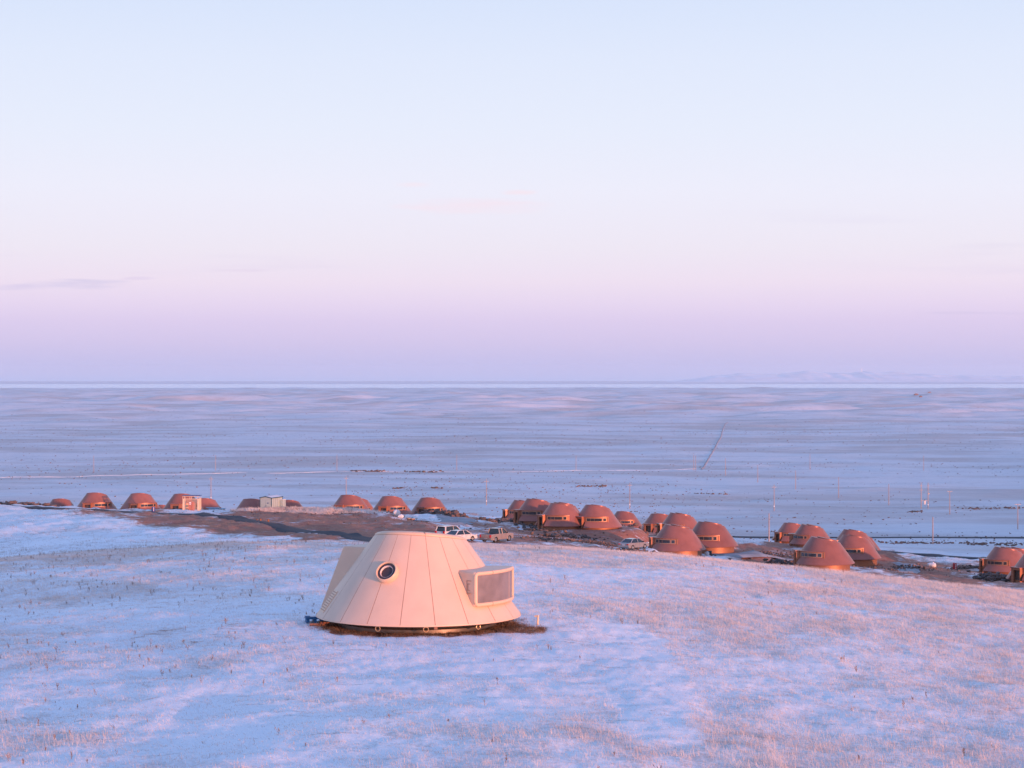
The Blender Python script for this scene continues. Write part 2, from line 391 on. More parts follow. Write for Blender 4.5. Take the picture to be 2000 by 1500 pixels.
def make_cone_cabin(detail):
    root = empty('cone_cabin', (0, 0, 0))
    R0 = RC; s = .21; ZL = 1.72; rings, az, zt = oblique_cone(R0, KB, ZC, s, 0.0, z0=ZL)
    m = MB(); m.rings(rings, 0, True, False)
    ca = R(19)      # the skirt is cut away where the porch stands
    m.sector((R0*.86, 2.8), (R0-.04, R0), -.10, -.04, ca, 2*pi-ca, 66)
    m.sector((R0*.86, 2.6), (R0, R0-KB*ZL), -.04, ZL, ca, 2*pi-ca, 66)
    m.build('shell', M['copper'], root, 35)
    pl = lid_plane(ZC, s, 0.0)
    top = rings[-1]; cx = sum(p[0] for p in top)/len(top); cy = sum(p[1] for p in top)/len(top)
    def sc(f, h): return [(cx+(p[0]-cx)*f, cy+(p[1]-cy)*f, pl(cx+(p[0]-cx)*f, cy+(p[1]-cy)*f, h)) for p in top]
    m = MB(); m.rings([sc(1.0, -.05), sc(1.012, -.01), sc(1.0, .035), sc(.955, .06), sc(.92, .06)], 0, False, True)
    lid = m.build('roof_lid', M['copper_top'], root, 40)
    m = MB()
    ox, oy = 0, .38
    n = 40; rr = [[(cx+ox+r*sin(2*pi*j/n), cy+oy-r*cos(2*pi*j/n), pl(cx+ox+r*sin(2*pi*j/n), cy+oy-r*cos(2*pi*j/n), h)) for j in range(n)] for r, h in ((1.36, .05), (1.36, .20), (1.30, .25), (.4, .28))]
    m.rings(rr, 0, False, True); m.build('skylight_hatch', M['copper_top'], lid, 40)
    m = MB(); m.lathe([(3.70, -2.6), (3.70, -.085)], 56, 0, (0, 0, 0), True, True)
    m.build('base_ring', M['gold'], root, 40)
    # entrance porch on the bearing 0, sticking out of the cone
    zt0, zb = 1.62, -2.4
    w = .86
    m = MB()
    m.box((-w, -3.15, (zt0+zb)/2), (.10, 1.7, zt0-zb)); m.box((w, -3.15, (zt0+zb)/2), (.10, 1.7, zt0-zb))
    m.box((0, -3.80, 1.48), (1.62, .30, .28)); m.box((-.66, -3.83, (1.34+zb)/2), (.30, .24, 1.34-zb)); m.box((0, -3.5, -1.75), (1.62, .9, 1.3))
    porch = m.build('porch', M['goldwall'], root)
    m = MB(); m.box((0.06, -3.52, .12), (1.2, .06, 2.44)); d = m.build('door', M['door'], porch)
    m = MB(); m.box((.48, -3.58, .0), (.05, .07, .45)); m.build('handle', M['steel'], d)
    # window storey: an upright curved wall proud of the cone with a ledge over it
    a0, a1 = R(14), R(79)
    m = MB(); m.sector(2.9, 3.66, .86, 1.66, a0, a1, 16); wall = m.build('window_wall', M['goldwall'], root, 30)
    m = MB(); m.sector(2.75, 3.76, 1.66, 1.76, R(14.2), R(81.5), 20)
    m.box((0, -3.2, 1.69), (1.98, 1.9, .13))
    m.build('roof_ledge', M['copper_top'], root)
    rw, zg0, zg1 = 3.62, 1.01, 1.48
    def framed(ga, n, bars):
        m = MB(); m.sector(rw, 3.676, zg0, zg1, *ga, n); gl = m.build('window', M['glass'], root, 30)
        fr = MB(); e = R(.9)
        fr.sector(rw, 3.71, zg1, zg1+.05, ga[0]-e, ga[1]+e, n); fr.sector(rw, 3.71, zg0-.05, zg0, ga[0]-e, ga[1]+e, n)
        fr.sector(rw, 3.71, zg0, zg1, ga[0]-e, ga[0], 1); fr.sector(rw, 3.71, zg0, zg1, ga[1], ga[1]+e, 1)
        for b in bars: fr.sector(rw, 3.69, zg0, zg1, R(b), R(b+.4), 1)
        fr.build('frame', M['frame'], gl)
    framed((R(23), R(63)), 12, (33, 43)); framed((R(66.2), R(74)), 4, ())
    m = MB(); m.sector(3.2, 3.74, .84, 1.655, a1, a1+R(2.4), 2); m.build('window_jamb', M['goldwall'], root)
    return root

proto = make_cone_cabin(0)
for i, (px, py, D, bh, azp, lab, kk) in enumerate(CAB):
    o = proto if i == 0 else copy_tree(proto)
    x, y, z = at(px, py, D); ga = R(azp)-atan((px-1000)/F)
    o.location = (x+.42*sin(ga), y-.42*cos(ga), z); o.rotation_euler.z = R(azp)-atan((px-1000)/F)
    tag(o, lab, 'cabin', 'copper cone cabins of the camp')

# ---------------------------------------------------------------- white capsule cabin on the hill
def make_white_cabin():
    root = empty('capsule_cabin', (WX, WY, WRIM), 0, 'large cream cone cabin with porthole and boxy bay window standing alone on the snowy hilltop', 'cabin')
    R0, K, zc, s, azh = 4.0, .735, 3.02, .15, R(-22)
    NP = 19; a_first = R(-7.5); gw = .0035
    azs, isg = [], []
    for p in range(NP):
        a = a_first+2*pi*p/NP; b = a+2*pi/NP
        azs += [a-gw, a-gw*.55, a+gw*.55, a+gw]; isg += [True, True, True, False]
        inner = np.linspace(a+gw, b-gw, 6)[1:-1]
        azs += list(inner); isg += [False]*len(inner)
    azs = np.array(azs); n = len(azs)
    dep = np.array([.022 if (isg[i] and isg[i-1] and i > 0 and not (i % 8 == 0)) else 0 for i in range(n)])
    dep = np.where(np.arange(n) % 8 == 1, .022, 0)+np.where(np.arange(n) % 8 == 2, .022, 0)
    c = np.cos(azs-azh); zt = (zc+s*R0*c)/(1+s*K*c)-.06
    rs = []
    for t in np.linspace(0, 1, 9):
        z = zt*t; r = R0-K*z-dep
        rs.append([polar(r[i], azs[i], z[i]) for i in range(n)])
    vs = [p for r in rs for p in r]; fs = []; ms = []
    for i in range(len(rs)-1):
        for j in range(n):
            fs.append((i*n+j, i*n+(j+1) % n, (i+1)*n+(j+1) % n, (i+1)*n+j)); ms.append(1 if isg[j] else 0)
    m = MB(); m.v = vs; m.f = fs; m.m = ms
    N = 96; q = [2*pi*j/N for j in range(N)]
    m.rings([[polar(r, a, z) for a in q] for r, z in ((3.0, .03), (3.80, .0), (3.95, -.055), (4.01, -.03), (4.0, .015))], 0, True, False)
    m.build('shell', [M['cream'], M['seam']], root, 25)
    # lid
    c = np.cos(np.array(q)-azh); zt = (zc+s*R0*c)/(1+s*K*c)
    top = [polar(R0-K*zt[j], q[j], zt[j]) for j in range(N)]
    pl = lid_plane(zc, s, azh)
    cx = sum(p[0] for p in top)/N; cy = sum(p[1] for p in top)/N
    def sc(f, h): return [(cx+(p[0]-cx)*f, cy+(p[1]-cy)*f, pl(cx+(p[0]-cx)*f, cy+(p[1]-cy)*f, h)) for p in top]
    m = MB(); m.rings([sc(1.005, -.052), sc(1.008, -.02), sc(.99, .03), sc(.95, .075), (sc(.88, .105)), sc(.7, .13), sc(.3, .145)], 0, False, True)
    lid = m.build('roof_lid', M['cream_trim'], root, 50)
    m = MB(); m.tube([(p[0]*1.003, p[1]*1.003, p[2]-.055) for p in top], .012, 5, 0, True); m.build('lid_seam', M['seam'], lid)
    m = MB(); aa = R(11.5)
    m.tube([polar((R0-K*3.2)*f, aa, pl(*polar((R0-K*3.2)*f, aa, 0)[:2], h)) for f, h in ((1.0, -.03), (.985, .04), (.95, .085), (.88, .115), (.5, .15))], .014, 6)
    m.build('lid_joint', M['seam'], lid)
    # porthole
    az, zz = R(-23.6), 1.82
    r = R0-K*zz; ph = empty('porthole', (0, 0, 0)); ph.parent = root
    tilt = atan(K)
    nrm = np.array([sin(az)*cos(tilt), -cos(az)*cos(tilt), sin(tilt)]); u = np.array([cos(az), sin(az), 0]); w = np.cross(nrm, u)
    w = w if w[2] > 0 else -w
    c0 = np.array(polar(r, az, zz))
    def ring(rad, off, n=40):
        rad = rad*1.05
        return [tuple(c0+nrm*off+u*rad*cos(2*pi*j/n)+w*rad*sin(2*pi*j/n)) for j in range(n)]
    m = MB(); m.rings([ring(.435, -.1), ring(.43, .08), ring(.415, .15), ring(.385, .185), ring(.355, .175), ring(.34, .13), ring(.33, .08)], 0, True, False)
    m.build('rim_ring', M['cream_trim'], ph, 50)
    m = MB(); m.rings([ring(.345, .05), ring(.345, .135), ring(.25, .125), ring(.25, .02)], 0, True, False); m.build('seal', M['port_rim'], ph, 40)
    m = MB(); m.rings([ring(.235, .012), ring(.235, .028)], 0, True, True); gl = m.build('glass', M['port_glass'], ph, 60)
    m = MB(); m.rings([ring(.249, .012), ring(.249, .127), ring(.242, .125), ring(.225, .03), ring(.225, .012)], 0, False, False); m.build('sleeve', M['frame_white'], gl, 40)
    # bay window
    a0, a1, zb, z1 = R(37.5), R(88.5), .58, 1.90
    bay = MB(); bay.sector(2.3, 3.66, zb, z1, a0, a1, 24)
    bay = bay.build('bay_window', M['cream'], root, 30)
    bv = bay.modifiers.new('Bevel', 'BEVEL'); bv.width = .10; bv.segments = 4; bv.limit_method = 'ANGLE'; bv.angle_limit = R(50)
    path = []; rc = .11; da = rc/3.66
    def arc(ac, zc_, t0, t1): return [polar(3.66, ac+da*cos(t), zc_+rc*sin(t)) for t in np.linspace(t0, t1, 6)]
    path += [polar(3.66, a, z1-.07) for a in np.linspace(a1-da-.02, a0+da+.02, 22)]
    path += arc(a0+da+.018, z1-rc-.07, pi/2, pi); path += arc(a0+da+.018, zb+rc+.07, pi, 1.5*pi)
    path += [polar(3.66, a, zb+.07) for a in np.linspace(a0+da+.02, a1-da-.02, 22)]
    path += arc(a1-da-.018, zb+rc+.07, -pi/2, 0); path += arc(a1-da-.018, z1-rc-.07, 0, pi/2)
    m = MB(); m.tube(path, .075, 10, 0, True); fr = m.build('bay_frame', M['cream_trim'], bay, 60)
    m = MB()
    for zq in (zb+.07, z1-.07): m.tube([polar(3.66, R(51.6), zq), polar(3.66, R(52.1), zq)], .079, 10)
    m.build('frame_joint', M['seam'], fr)
    m = MB(); m.sector(3.60, 3.672, zb+.12, z1-.12, a0+.035, a1-.035, 24); m.build('glass', M['bay_glass'], bay, 30)
    m = MB(); m.sector(3.60, 3.678, zb+.13, z1-.13, R(74.3), R(74.55), 1); m.build('glass_joint', M['cream_trim'], bay)
    # service hatch on the bay's side wall
    m = MB(); d = np.array([sin(a0), -cos(a0), 0]); t = np.array([-cos(a0), -sin(a0), 0])
    def strip(r0, r1, z0, z1_, th=.02):
        P = [d*r0, d*r1]; vs = []
        for zz_ in (z0, z1_):
            for p in P:
                for k in (-.004, th): vs.append(tuple(p+t*k+np.array([0, 0, zz_])))
        m.add(vs, [(0, 2, 3, 1), (4, 5, 7, 6), (0, 1, 5, 4), (2, 6, 7, 3), (0, 4, 6, 2), (1, 3, 7, 5)])
    ra, rb, za, zc2 = 3.18, 3.46, 1.08, 1.56
    strip(ra, ra+.025, za, zc2); strip(ra, rb, zc2-.025, zc2); strip(ra+.07, ra+.09, za+.1, zc2-.12); strip(ra+.07, rb-.06, zc2-.14, zc2-.12); strip(ra+.07, rb-.06, za+.1, za+.12)
    hb = m.build('side_hatch', M['seam'], bay)
    m = MB(); strip(ra-.01, rb, za-.02, za+.01, .04); m.build('hatch_sill', M['frame'], hb)
    # entrance box at the back left
    azb = R(-117); er = np.array([sin(azb), -cos(azb), 0]); et = np.array([cos(azb), sin(azb), 0])
    prof = [(2.0, .10), (3.98, .10), (3.98, .22), (2.98, 2.52), (2.9, 2.6), (1.6, 2.6)]
    vs = []
    for sd in (-.82, .82):
        for rr_, zz_ in prof: vs.append(tuple(er*rr_+et*sd+np.array([0, 0, zz_])))
    k = len(prof)
    m = MB(); m.add(vs, [tuple(range(k)), tuple(range(2*k-1, k-1, -1))]+[(i, i+k, (i+1) % k+k, (i+1) % k) for i in range(k)])
    eb = m.build('entrance_box', M['cream'], root, 0, .04)
    vs = []
    for sd in (-.5, .5):
        for rr_, zz_ in ((3.97, .3), (4.0, .3), (3.08, 2.4), (3.04, 2.4)): vs.append(tuple(er*rr_+et*sd+np.array([0, 0, zz_])))
    m = MB(); m.add(vs, [(0, 1, 2, 3), (7, 6, 5, 4), (0, 4, 5, 1), (1, 5, 6, 2), (2, 6, 7, 3), (3, 7, 4, 0)]); m.build('door', M['cream_trim'], eb)
    # louvre vent
    m = MB(); fr = MB()
    def onc(a, z, off): return tuple(np.array(polar(R0-K*z, a, z))+off*np.array([sin(a)*cos(tilt), -cos(a)*cos(tilt), sin(tilt)]))
    def slab(mb, a0_, a1_, z0_, z1_, o0, o1):
        vs = [onc(a, z, o) for o in (o0, o1) for z in (z0_, z1_) for a in (a0_, a1_)]
        mb.add(vs, [(0, 2, 3, 1), (4, 5, 7, 6), (0, 1, 5, 4), (2, 6, 7, 3), (0, 4, 6, 2), (1, 3, 7, 5)])
    slab(fr, R(-82), R(-69), .20, 1.0, -.03, .02)
    vent = fr.build('vent', M['cream_trim'], root)
    for i in range(9): slab(m, R(-81), R(-70), .25+i*.083, .25+i*.083+.03, .0, .03)
    m.build('louvre', M['seam'], vent)
    # underside: recessed drum, floor ring and lifting hoops
    m = MB(); m.lathe([(2.86, -.50), (2.86, .05)], 64); m.build('base_drum', M['dark'], root, 40)
    m = MB(); m.rings([[polar(r, a, z) for a in q] for r, z in ((2.88, -.52), (3.06, -.52), (3.06, -.27), (3.02, -.25), (2.88, -.25))], 0, False, False); m.build('base_flange', M['steel'], root, 30)
    for ax in (-22.2, 6.8, 40.5):
        a = R(ax); h = MB()
        ctr = np.array(polar(3.66, a, -.17)); uu = np.array([cos(a), sin(a), 0])
        h.tube([tuple(ctr+uu*.095*cos(t)+np.array([0, 0, .095*sin(t)])) for t in np.linspace(0, 2*pi, 20, endpoint=False)], .02, 7, 0, True)
        h.box(tuple(ctr+np.array([0, 0, .1])), (.16, .05, .06), a)
        h.build('lifting_hoop', M['brass'], root, 50)
    h = MB(); h.box(polar(3.93, R(11.8), -.07), (.13, .10, .15), R(11.8)); h.build('shell_latch', M['wood'], root, 0, .01)
    return root
make_white_cabin()

# small things round the white cabin
def ground_thing(name, px, py, label, cat, group=None, rz=0.0, sink=.02, D=None):
    if D is None: x, y, z = hit(px, py)
    else: x, y, z = at(px, py, D)
    return empty(name, (x, y, h1(x, y)-sink), rz, label, cat, group)

t = ground_thing('plastic_pallet', 614, 1215, 'blue plastic pallet with a dusting of snow by the left rim of the cream cabin', 'pallet', rz=R(12))
m = MB(); m.box((0, 0, .20), (.72, .6, .045)); [m.box((0, y, .245), (.70, .09, .035)) for y in (-.22, 0, .22)]; m.build('deck', M['pallet'], t)
for x in (-.28, 0, .28):
    m = MB(); m.box((x, 0, .09), (.12, .55, .175)); m.build('foot', M['pallet'], t)
m = MB(); m.box((.08, .03, .272), (.5, .42, .02)); m.build('snow_cover', M['tarp'], t, 0, .008)
t = ground_thing('timber_beam', 616, 1223, 'short weathered timber beam lying in the snow left of the cream cabin', 'beam', rz=R(4))
m = MB(); m.box((0, 0, .06), (.46, .14, .12)); m.box((.36, .06, .05), (.24, .12, .10), R(12)); m.build('timber', M['wood'], t, 0, .012)
t = ground_thing('brick_stack', 641, 1222, 'low stack of dark bricks under the left rim of the cream cabin', 'bricks', rz=R(8))
m = MB()
for i in range(5):
    for k in range(3 if i < 3 else 2):
        m.box((-.28+.14*i+random.uniform(-.01, .01), random.uniform(-.03, .03), .035+.068*k), (.125, .26, .064), random.uniform(-.1, .1))
m.build('bricks', M['brick'], t, 0, .006)
t = ground_thing('marker_stake', 1050, 1222, 'short pale wooden stake standing in snow right of the cream cabin', 'stake', rz=R(-20))
m = MB(); m.tube([(0, 0, -.1), (.02, 0, .40)], [.045, .04], 6); m.box((-.06, 0, .36), (.12, .03, .06)); m.build('stake', M['post'], t)
# ---------------------------------------------------------------- vehicles
def loft_box(mb, secs, m=0):
    """secs: (x, half width low, z low, half width high, z high) stations along the length"""
    rs = [[(x, -w0, z0), (x, w0, z0), (x, w1, z1), (x, -w1, z1)] for x, w0, z0, w1, z1 in secs]
    mb.rings(rs, m)

def arch_profile(x0, x1, zb, top, wheels, r):
    """lower body outline: bottom edge with wheel arches, then the given top outline"""
    pts = [(x0, zb)]
    for wx in wheels:
        pts += [(wx-r*cos(t), zb+r*sin(t)) for t in np.linspace(0, pi, 9)]
    pts += [(x1, zb)]+top
    return pts

def make_car(kind, name, label, paint, loc, heading):
    root = empty(name, loc, 0, label, 'pickup' if kind == 'pickup' else 'car', 'vehicles parked on the building site')
    root.rotation_euler.z = heading
    # local +x = forward
    if kind == 'sedan':
        L, W, wh, wr = 4.75, 1.80, (-1.38, 1.42), .32
        top = [(2.36, .45), (2.34, .62), (2.1, .74), (1.0, .90), (-1.5, .95), (-2.3, .98), (-2.38, .80), (-2.37, .42)]
        gh = [(-1.95, .80, .94, .62, .97), (-1.15, .84, .95, .60, 1.42), (-.2, .85, .94, .60, 1.47), (.5, .84, .92, .58, 1.40), (1.25, .80, .89, .70, .92)]
        roof = [(-1.2, .62, 1.40, .56, 1.44), (-.2, .62, 1.445, .57, 1.49), (.5, .60, 1.385, .54, 1.425)]
    elif kind == 'suv':
        L, W, wh, wr = 4.8, 1.88, (-1.4, 1.42), .38
        top = [(2.38, .5), (2.36, .85), (2.1, .98), (1.15, 1.08), (-2.2, 1.12), (-2.36, 1.05), (-2.40, .5)]
        gh = [(-2.25, .86, 1.10, .70, 1.15), (-2.02, .88, 1.1, .70, 1.76), (-.3, .88, 1.08, .70, 1.82), (.45, .86, 1.06, .68, 1.74), (1.35, .80, 1.05, .72, 1.10)]
        roof = [(-2.2, .72, 1.73, .66, 1.78), (-.3, .72, 1.79, .67, 1.85), (.45, .70, 1.71, .64, 1.76)]
    else:
        L, W, wh, wr = 5.35, 1.92, (-1.62, 1.62), .40
        top = [(2.62, .6), (2.60, .92), (2.3, 1.06), (1.25, 1.13), (-.62, 1.13), (-2.62, 1.13), (-2.66, .62)]
        gh = [(-.72, .86, 1.12, .72, 1.16), (-.55, .88, 1.12, .70, 1.76), (.0, .88, 1.12, .70, 1.80), (.62, .86, 1.11, .68, 1.72), (1.42, .82, 1.10, .74, 1.15)]
        roof = [(-.66, .72, 1.73, .66, 1.79), (.0, .72, 1.77, .67, 1.84), (.62, .70, 1.69, .64, 1.74)]
    zb = .26 if kind == 'sedan' else .36
    hw = W/2
    prof = arch_profile(-L/2+.03, L/2-.03, zb, top, wh, wr+.07)
    m = MB(); m.prism(prof, -hw, hw)
    body = m.build('body', M[paint], root, 0, .045)
    m = MB(); loft_box(m, gh); cab = m.build('cabin_glass', M['carglass'], root, 0, .02)
    m = MB(); loft_box(m, roof); roofo = m.build('roof', M[paint], root, 0, .02)
    # pillars follow the glass house
    m = MB()
    def pillar(i, f, g, r=.045):
        x0, wa, za, wb, zb_ = gh[i]; 
        for sgn in (-1, 1):
            m.tube([(f, sgn*(wa+.005), za-.02), (g, sgn*(wb+.03), zb_)], r, 6)
    if kind == 'sedan':
        pillar(1, -1.85, -1.1, .07); pillar(2, -.15, -.2); pillar(3, 1.2, .5, .045)
    elif kind == 'suv':
        pillar(1, -2.2, -2.0, .10); pillar(2, -.35, -.35, .03); pillar(3, 1.28, .45)
    else:
        pillar(1, -.66, -.6, .08); pillar(2, .05, .0, .05); pillar(3, 1.36, .62, .05)
    m.build('pillar', M[paint], root)
    for wx in wh:
        for sgn in (-1, 1):
            y = sgn*(hw-.12)
            q = lambda r, yy, n=20: [(wx+r*cos(2*pi*j/n), yy, wr+r*sin(2*pi*j/n)) for j in range(n)]
            w = MB(); w.rings([q(wr*.6, y-.10), q(wr*.97, y-.11), q(wr, y-.06), q(wr, y+.06), q(wr*.97, y+.11), q(wr*.6, y+.10)], 0, False, False)
            tyre = w.build('wheel', M['tyre'], root, 40)
            w = MB(); w.rings([q(wr*.64, y-.09*sgn), q(wr*.64, y+.085*sgn), q(wr*.55, y+.10*sgn), q(wr*.2, y+.06*sgn)], 0, True, True)
            w.build('rim', M['rim'], tyre, 40)
    zl = {'sedan': .78, 'suv': .98, 'pickup': .90}[kind]
    for sgn in (-1, 1):
        m = MB(); m.box((-L/2-.012, sgn*(hw-.19), zl), (.10, .30 if kind != 'pickup' else .18, .14 if kind == 'sedan' else .36)); m.build('tail_light', M['tail'], root, 0, .01)
        m = MB(); m.box((L/2-.06, sgn*(hw-.24), zl-.02), (.14, .36, .15)); m.build('head_light', M['head'], root, 0, .02)
        m = MB(); m.box((gh[3][0]+.35, sgn*(hw+.10), gh[3][2]+.10), (.14, .20, .14)); m.build('wing_mirror', M['darktrim'] if kind != 'sedan' or paint != 'white' else M['white'], root, 0, .02)
    m = MB(); m.box((-L/2-.02, 0, zl-.10 if kind != 'pickup' else .55), (.05, .44, .14)); m.build('licence_plate', M['plate'], root)
    m = MB(); m.box((-L/2, 0, zb+.14), (.16, W-.10, .17)); m.box((L/2-.03, 0, zb+.14), (.14, W-.12, .17)); m.build('bumper', M[paint] if kind != 'pickup' else M['rim'], root, 0, .03)
    m = MB(); m.box((0, 0, zb+.02), (L-.5, W-.3, .14)); m.build('chassis', M['darktrim'], root)
    if kind == 'pickup':
        m = MB(); m.box((-1.65, 0, 1.133), (1.8, W-.22, .02)); m.build('dark_bed_panel', M['darktrim'], root)  # flat dark panel stands in for the shaded inside of the open bed
        m = MB(); m.box((-L/2-.012, 0, .86), (.03, 1.30, .46)); m.box((-L/2-.03, 0, .98), (.03, .12, .08)); m.build('tailgate', M['greige'], root, 0, .01)
        for wx in wh:
            for sgn in (-1, 1):
                m = MB(); m.tube([(wx+(wr+.10)*cos(t), sgn*(hw+.005), zb+(wr+.07)*sin(t)) for t in np.linspace(0, pi, 12)], .05, 6); m.build('wheel_flare', M['greige'], root)
    if kind == 'suv':
        m = MB(); m.box((-2.2, 0, 1.80), (.26, 1.34, .05)); m.build('roof_spoiler', M[paint], root, 0, .02)
        for sgn in (-1, 1):
            m = MB(); m.tube([(-1.8, sgn*.64, 1.82), (-.3, sgn*.64, 1.89), (.35, sgn*.62, 1.81)], .022, 6); m.build('roof_rail', M['rim'], root)
    # door seams and handles
    m = MB()
    for fx in ((-.25, .75) if kind == 'pickup' else (-.85, .1, 1.0)):
        for sgn in (-1, 1): m.box((fx, sgn*(hw+.001), (zb+gh[2][2])/2+.05), (.018, .008, gh[2][2]-zb-.18))
    m.build('door_gap', M['darktrim'], root)
    for sgn in (-1, 1):
        for fx in ((.12,) if kind == 'pickup' else (-.62, .35)):
            m = MB(); m.box((fx, sgn*(hw+.012), gh[2][2]-.13), (.20, .03, .035)); m.build('door_handle', M['rim'], root)
    return root

for key, kind, name, lab, paint in (
    ('suv', 'suv', 'parked_suv', 'white estate suv with roof rails parked furthest back behind the cream cabin', 'white'),
    ('white', 'sedan', 'parked_car', 'white sedan parked between the white suv and the pickup', 'white'),
    ('pickup', 'pickup', 'pickup_truck', 'grey beige pickup truck with red tail lights parked at the grass edge', 'greige'),
    ('grey', 'sedan', 'parked_car', 'silver grey sedan parked beside the porch of a large copper cabin', 'greycar')):
    px, D, py, hd = CARS[key]
    x, y, z = at(px, py, D)
    make_car(kind, name, lab, paint, (x, y, z), hd)

# ---------------------------------------------------------------- roadside objects
def barrel(name, px, py, D, col, r, h, label, mark=None, group=None):
    x, y, z = hit(px, py, 200)
    t = empty(name, (x, y, h1(x, y)-.03), 0, label, 'barrel', group)
    m = MB(); m.lathe([(r*.94, 0), (r, .03), (r, h*.33), (r*1.03, h*.34), (r*1.03, h*.36), (r, h*.37), (r, h*.66), (r*1.03, h*.67), (r*1.03, h*.69), (r, h*.70), (r, h-.03), (r*.94, h), (r*.90, h-.02)], 24)
    m.build('drum', M[col], t, 35)
    if mark:
        m = MB()
        for zz in mark: m.sector(r*1.0, r*1.012+.01, zz-.07, zz+.07, R(2), R(26), 4)
        m.build('marking', M['whitesign'], t)
    return t
barrel('blue_barrel', 299.5, 999.5, 392, 'bluebin', .33, .88, 'dark blue barrel with pale marks standing on the road verge', (.25, .5, .72))
barrel('red_barrel', 1865, 1112.5, 332, 'redbin', .33, .98, 'tall red barrel standing on the soil slope near the cabins', (.2, .45, .7))
barrel('black_bin', 1387, 1084, 312, 'darktrim', .26, .62, 'small black bin beside a white bag next to the gold base of a cabin')

# caged extinguisher shelter
x, y, z = at(375, 1001.5, 388); z = h1(x, y)
t = empty('cage_shelter', (x, y, z-.05), R(-6), 'cream barred cage shelter with blue roof edge at the road side', 'shelter')
for sx in (-1.42, 1.42):
    m = MB(); m.box((sx, -.8, 1.1), (.34, .16, 2.2)); m.build('pillar', M['post'], t, 0, .01)
for sx in (-1.5, 1.5):
    m = MB(); m.box((sx, .8, 1.25), (.10, .10, 2.5)); m.build('back_post', M['post'], t)
m = MB()
for i in range(11): m.box((-1.15+.23*i, -.8, 1.08), (.05, .05, 2.16))
m.box((0, -.8, 2.2), (2.5, .07, .09)); m.box((0, -.8, 2.68), (3.2, .07, .07))
for sx in (-1.55, -1.2, -.2, .12, 1.2, 1.55): m.box((sx, -.8, 2.45), (.07, .06, .5))
m.build('bars', M['post'], t)
m = MB()
for i in range(7):
    m.box((-1.5, -.6+.2*i, 1.1), (.04, .04, 2.2))
m.box((-1.5, 0, 2.2), (.06, 1.6, .07)); sb = m.build('side_bars', M['post'], t)
o = sb.copy(); COL.objects.link(o); o.parent = t; o.location = (3.0, 0, 0)
m = MB(); m.box((0, -.84, 2.80), (3.3, .09, .13)); m.box((0, .84, 2.80), (3.3, .09, .10)); m.box((-1.6, 0, 2.80), (.09, 1.6, .10)); m.box((1.6, 0, 2.80), (.09, 1.6, .10)); m.build('roof_frame', M['blue'], t)
t2 = empty('red_cabinet', (x, y, z-.05), R(-6), 'bright red equipment cabinet standing inside the barred cage shelter', 'cabinet')
m = MB(); m.box((0, -.42, .86), (1.05, .5, 1.66)); m.build('body', M['redp'], t2, 0, .02)
m = MB(); m.box((0, -.68, .86), (.03, .02, 1.5)); m.build('door_gap', M['darktrim'], t2)
m = MB(); m.box((-.12, -.87, 1.36), (.36, .02, .46)); m.box((-.12, -.882, 1.36), (.06, .006, .30), 0, 1); m.box((-.22, -.882, 1.30), (.05, .006, .16), 0, 1); m.box((-.02, -.882, 1.30), (.05, .006, .16), 0, 1)
o = m.build('white_notice', [M['whitesign'], M['redp']], t); 

# white panel shed
x, y, z = at(519, 998.5, 392); z = h1(x, y)
t = empty('panel_shed', (x, y, z-.3), R(-20), 'pale grey panel shed with dark blue trim beside a half hidden cabin', 'shed')
W2, Ls, hs = 2.4, 4.6, 2.5
m = MB(); m.prism([(-W2/2, 0), (W2/2, 0), (W2/2, hs), (0, hs+.22), (-W2/2, hs)], 0, Ls); m.build('wall', M['shed'], t)
m = MB()
for sg in (-1, 1):
    m.add([(0, -.12, hs+.27), (0, Ls+.1, hs+.27), (sg*(W2/2+.12), Ls+.1, hs+.0), (sg*(W2/2+.12), -.12, hs+.0), (0, -.12, hs+.34), (0, Ls+.1, hs+.34), (sg*(W2/2+.12), Ls+.1, hs+.07), (sg*(W2/2+.12), -.12, hs+.07)],
          [(0, 1, 2, 3), (4, 7, 6, 5), (0, 4, 5, 1), (3, 2, 6, 7), (0, 3, 7, 4), (1, 5, 6, 2)])
rf = m.build('roof', M['tarp'], t)
m = MB(); m.add([(-1.34, -.15, hs-.04), (0, -.15, hs+.2), (1.34, -.15, hs-.04), (1.34, -.15, hs+.09), (0, -.15, hs+.37), (-1.34, -.15, hs+.09), (-1.34, -.10, hs-.04), (0, -.10, hs+.2), (1.34, -.10, hs-.04), (1.34, -.1, hs+.09), (0, -.1, hs+.37), (-1.34, -.1, hs+.09)],
    [(0, 1, 4, 5), (1, 2, 3, 4), (6, 11, 10, 7), (7, 10, 9, 8), (0, 6, 7, 1), (1, 7, 8, 2), (2, 8, 9, 3), (3, 9, 10, 4), (4, 10, 11, 5), (5, 11, 6, 0)])
m.box((W2/2+.13, Ls/2, hs+.03), (.05, Ls+.2, .16)); m.build('eaves_trim', M['shedblue'], rf)
m = MB()
for sx, yy in ((-W2/2, 0), (W2/2, 0), (W2/2, Ls)): m.box((sx, yy, hs/2), (.10, .10, hs))
m.build('corner_trim', M['shedblue'], t)
m = MB(); m.box((0, -.015, 1.05), (1.9, .03, 2.0)); d = m.build('door', M['shed'], t)
m = MB(); m.box((.06, -.04, 1.0), (.06, .05, .32)); m.build('handle', M['shedblue'], d)
m = MB(); m.box((0, -.035, 1.05), (.015, .012, 2.0)); m.build('door_gap', M['shedblue'], d)
m = MB(); m.box((.45, -.04, 1.55), (.34, .03, .18)); m.build('sign_plate', M['blue'], t)
m = MB(); [m.box((W2/2+.006, yy, hs/2), (.014, .03, hs-.2)) for yy in (.9, 1.7, 2.5, 3.4)]; m.build('panel_joint', M['shedblue'], t)
x2, y2 = x+2.75, y+3.2
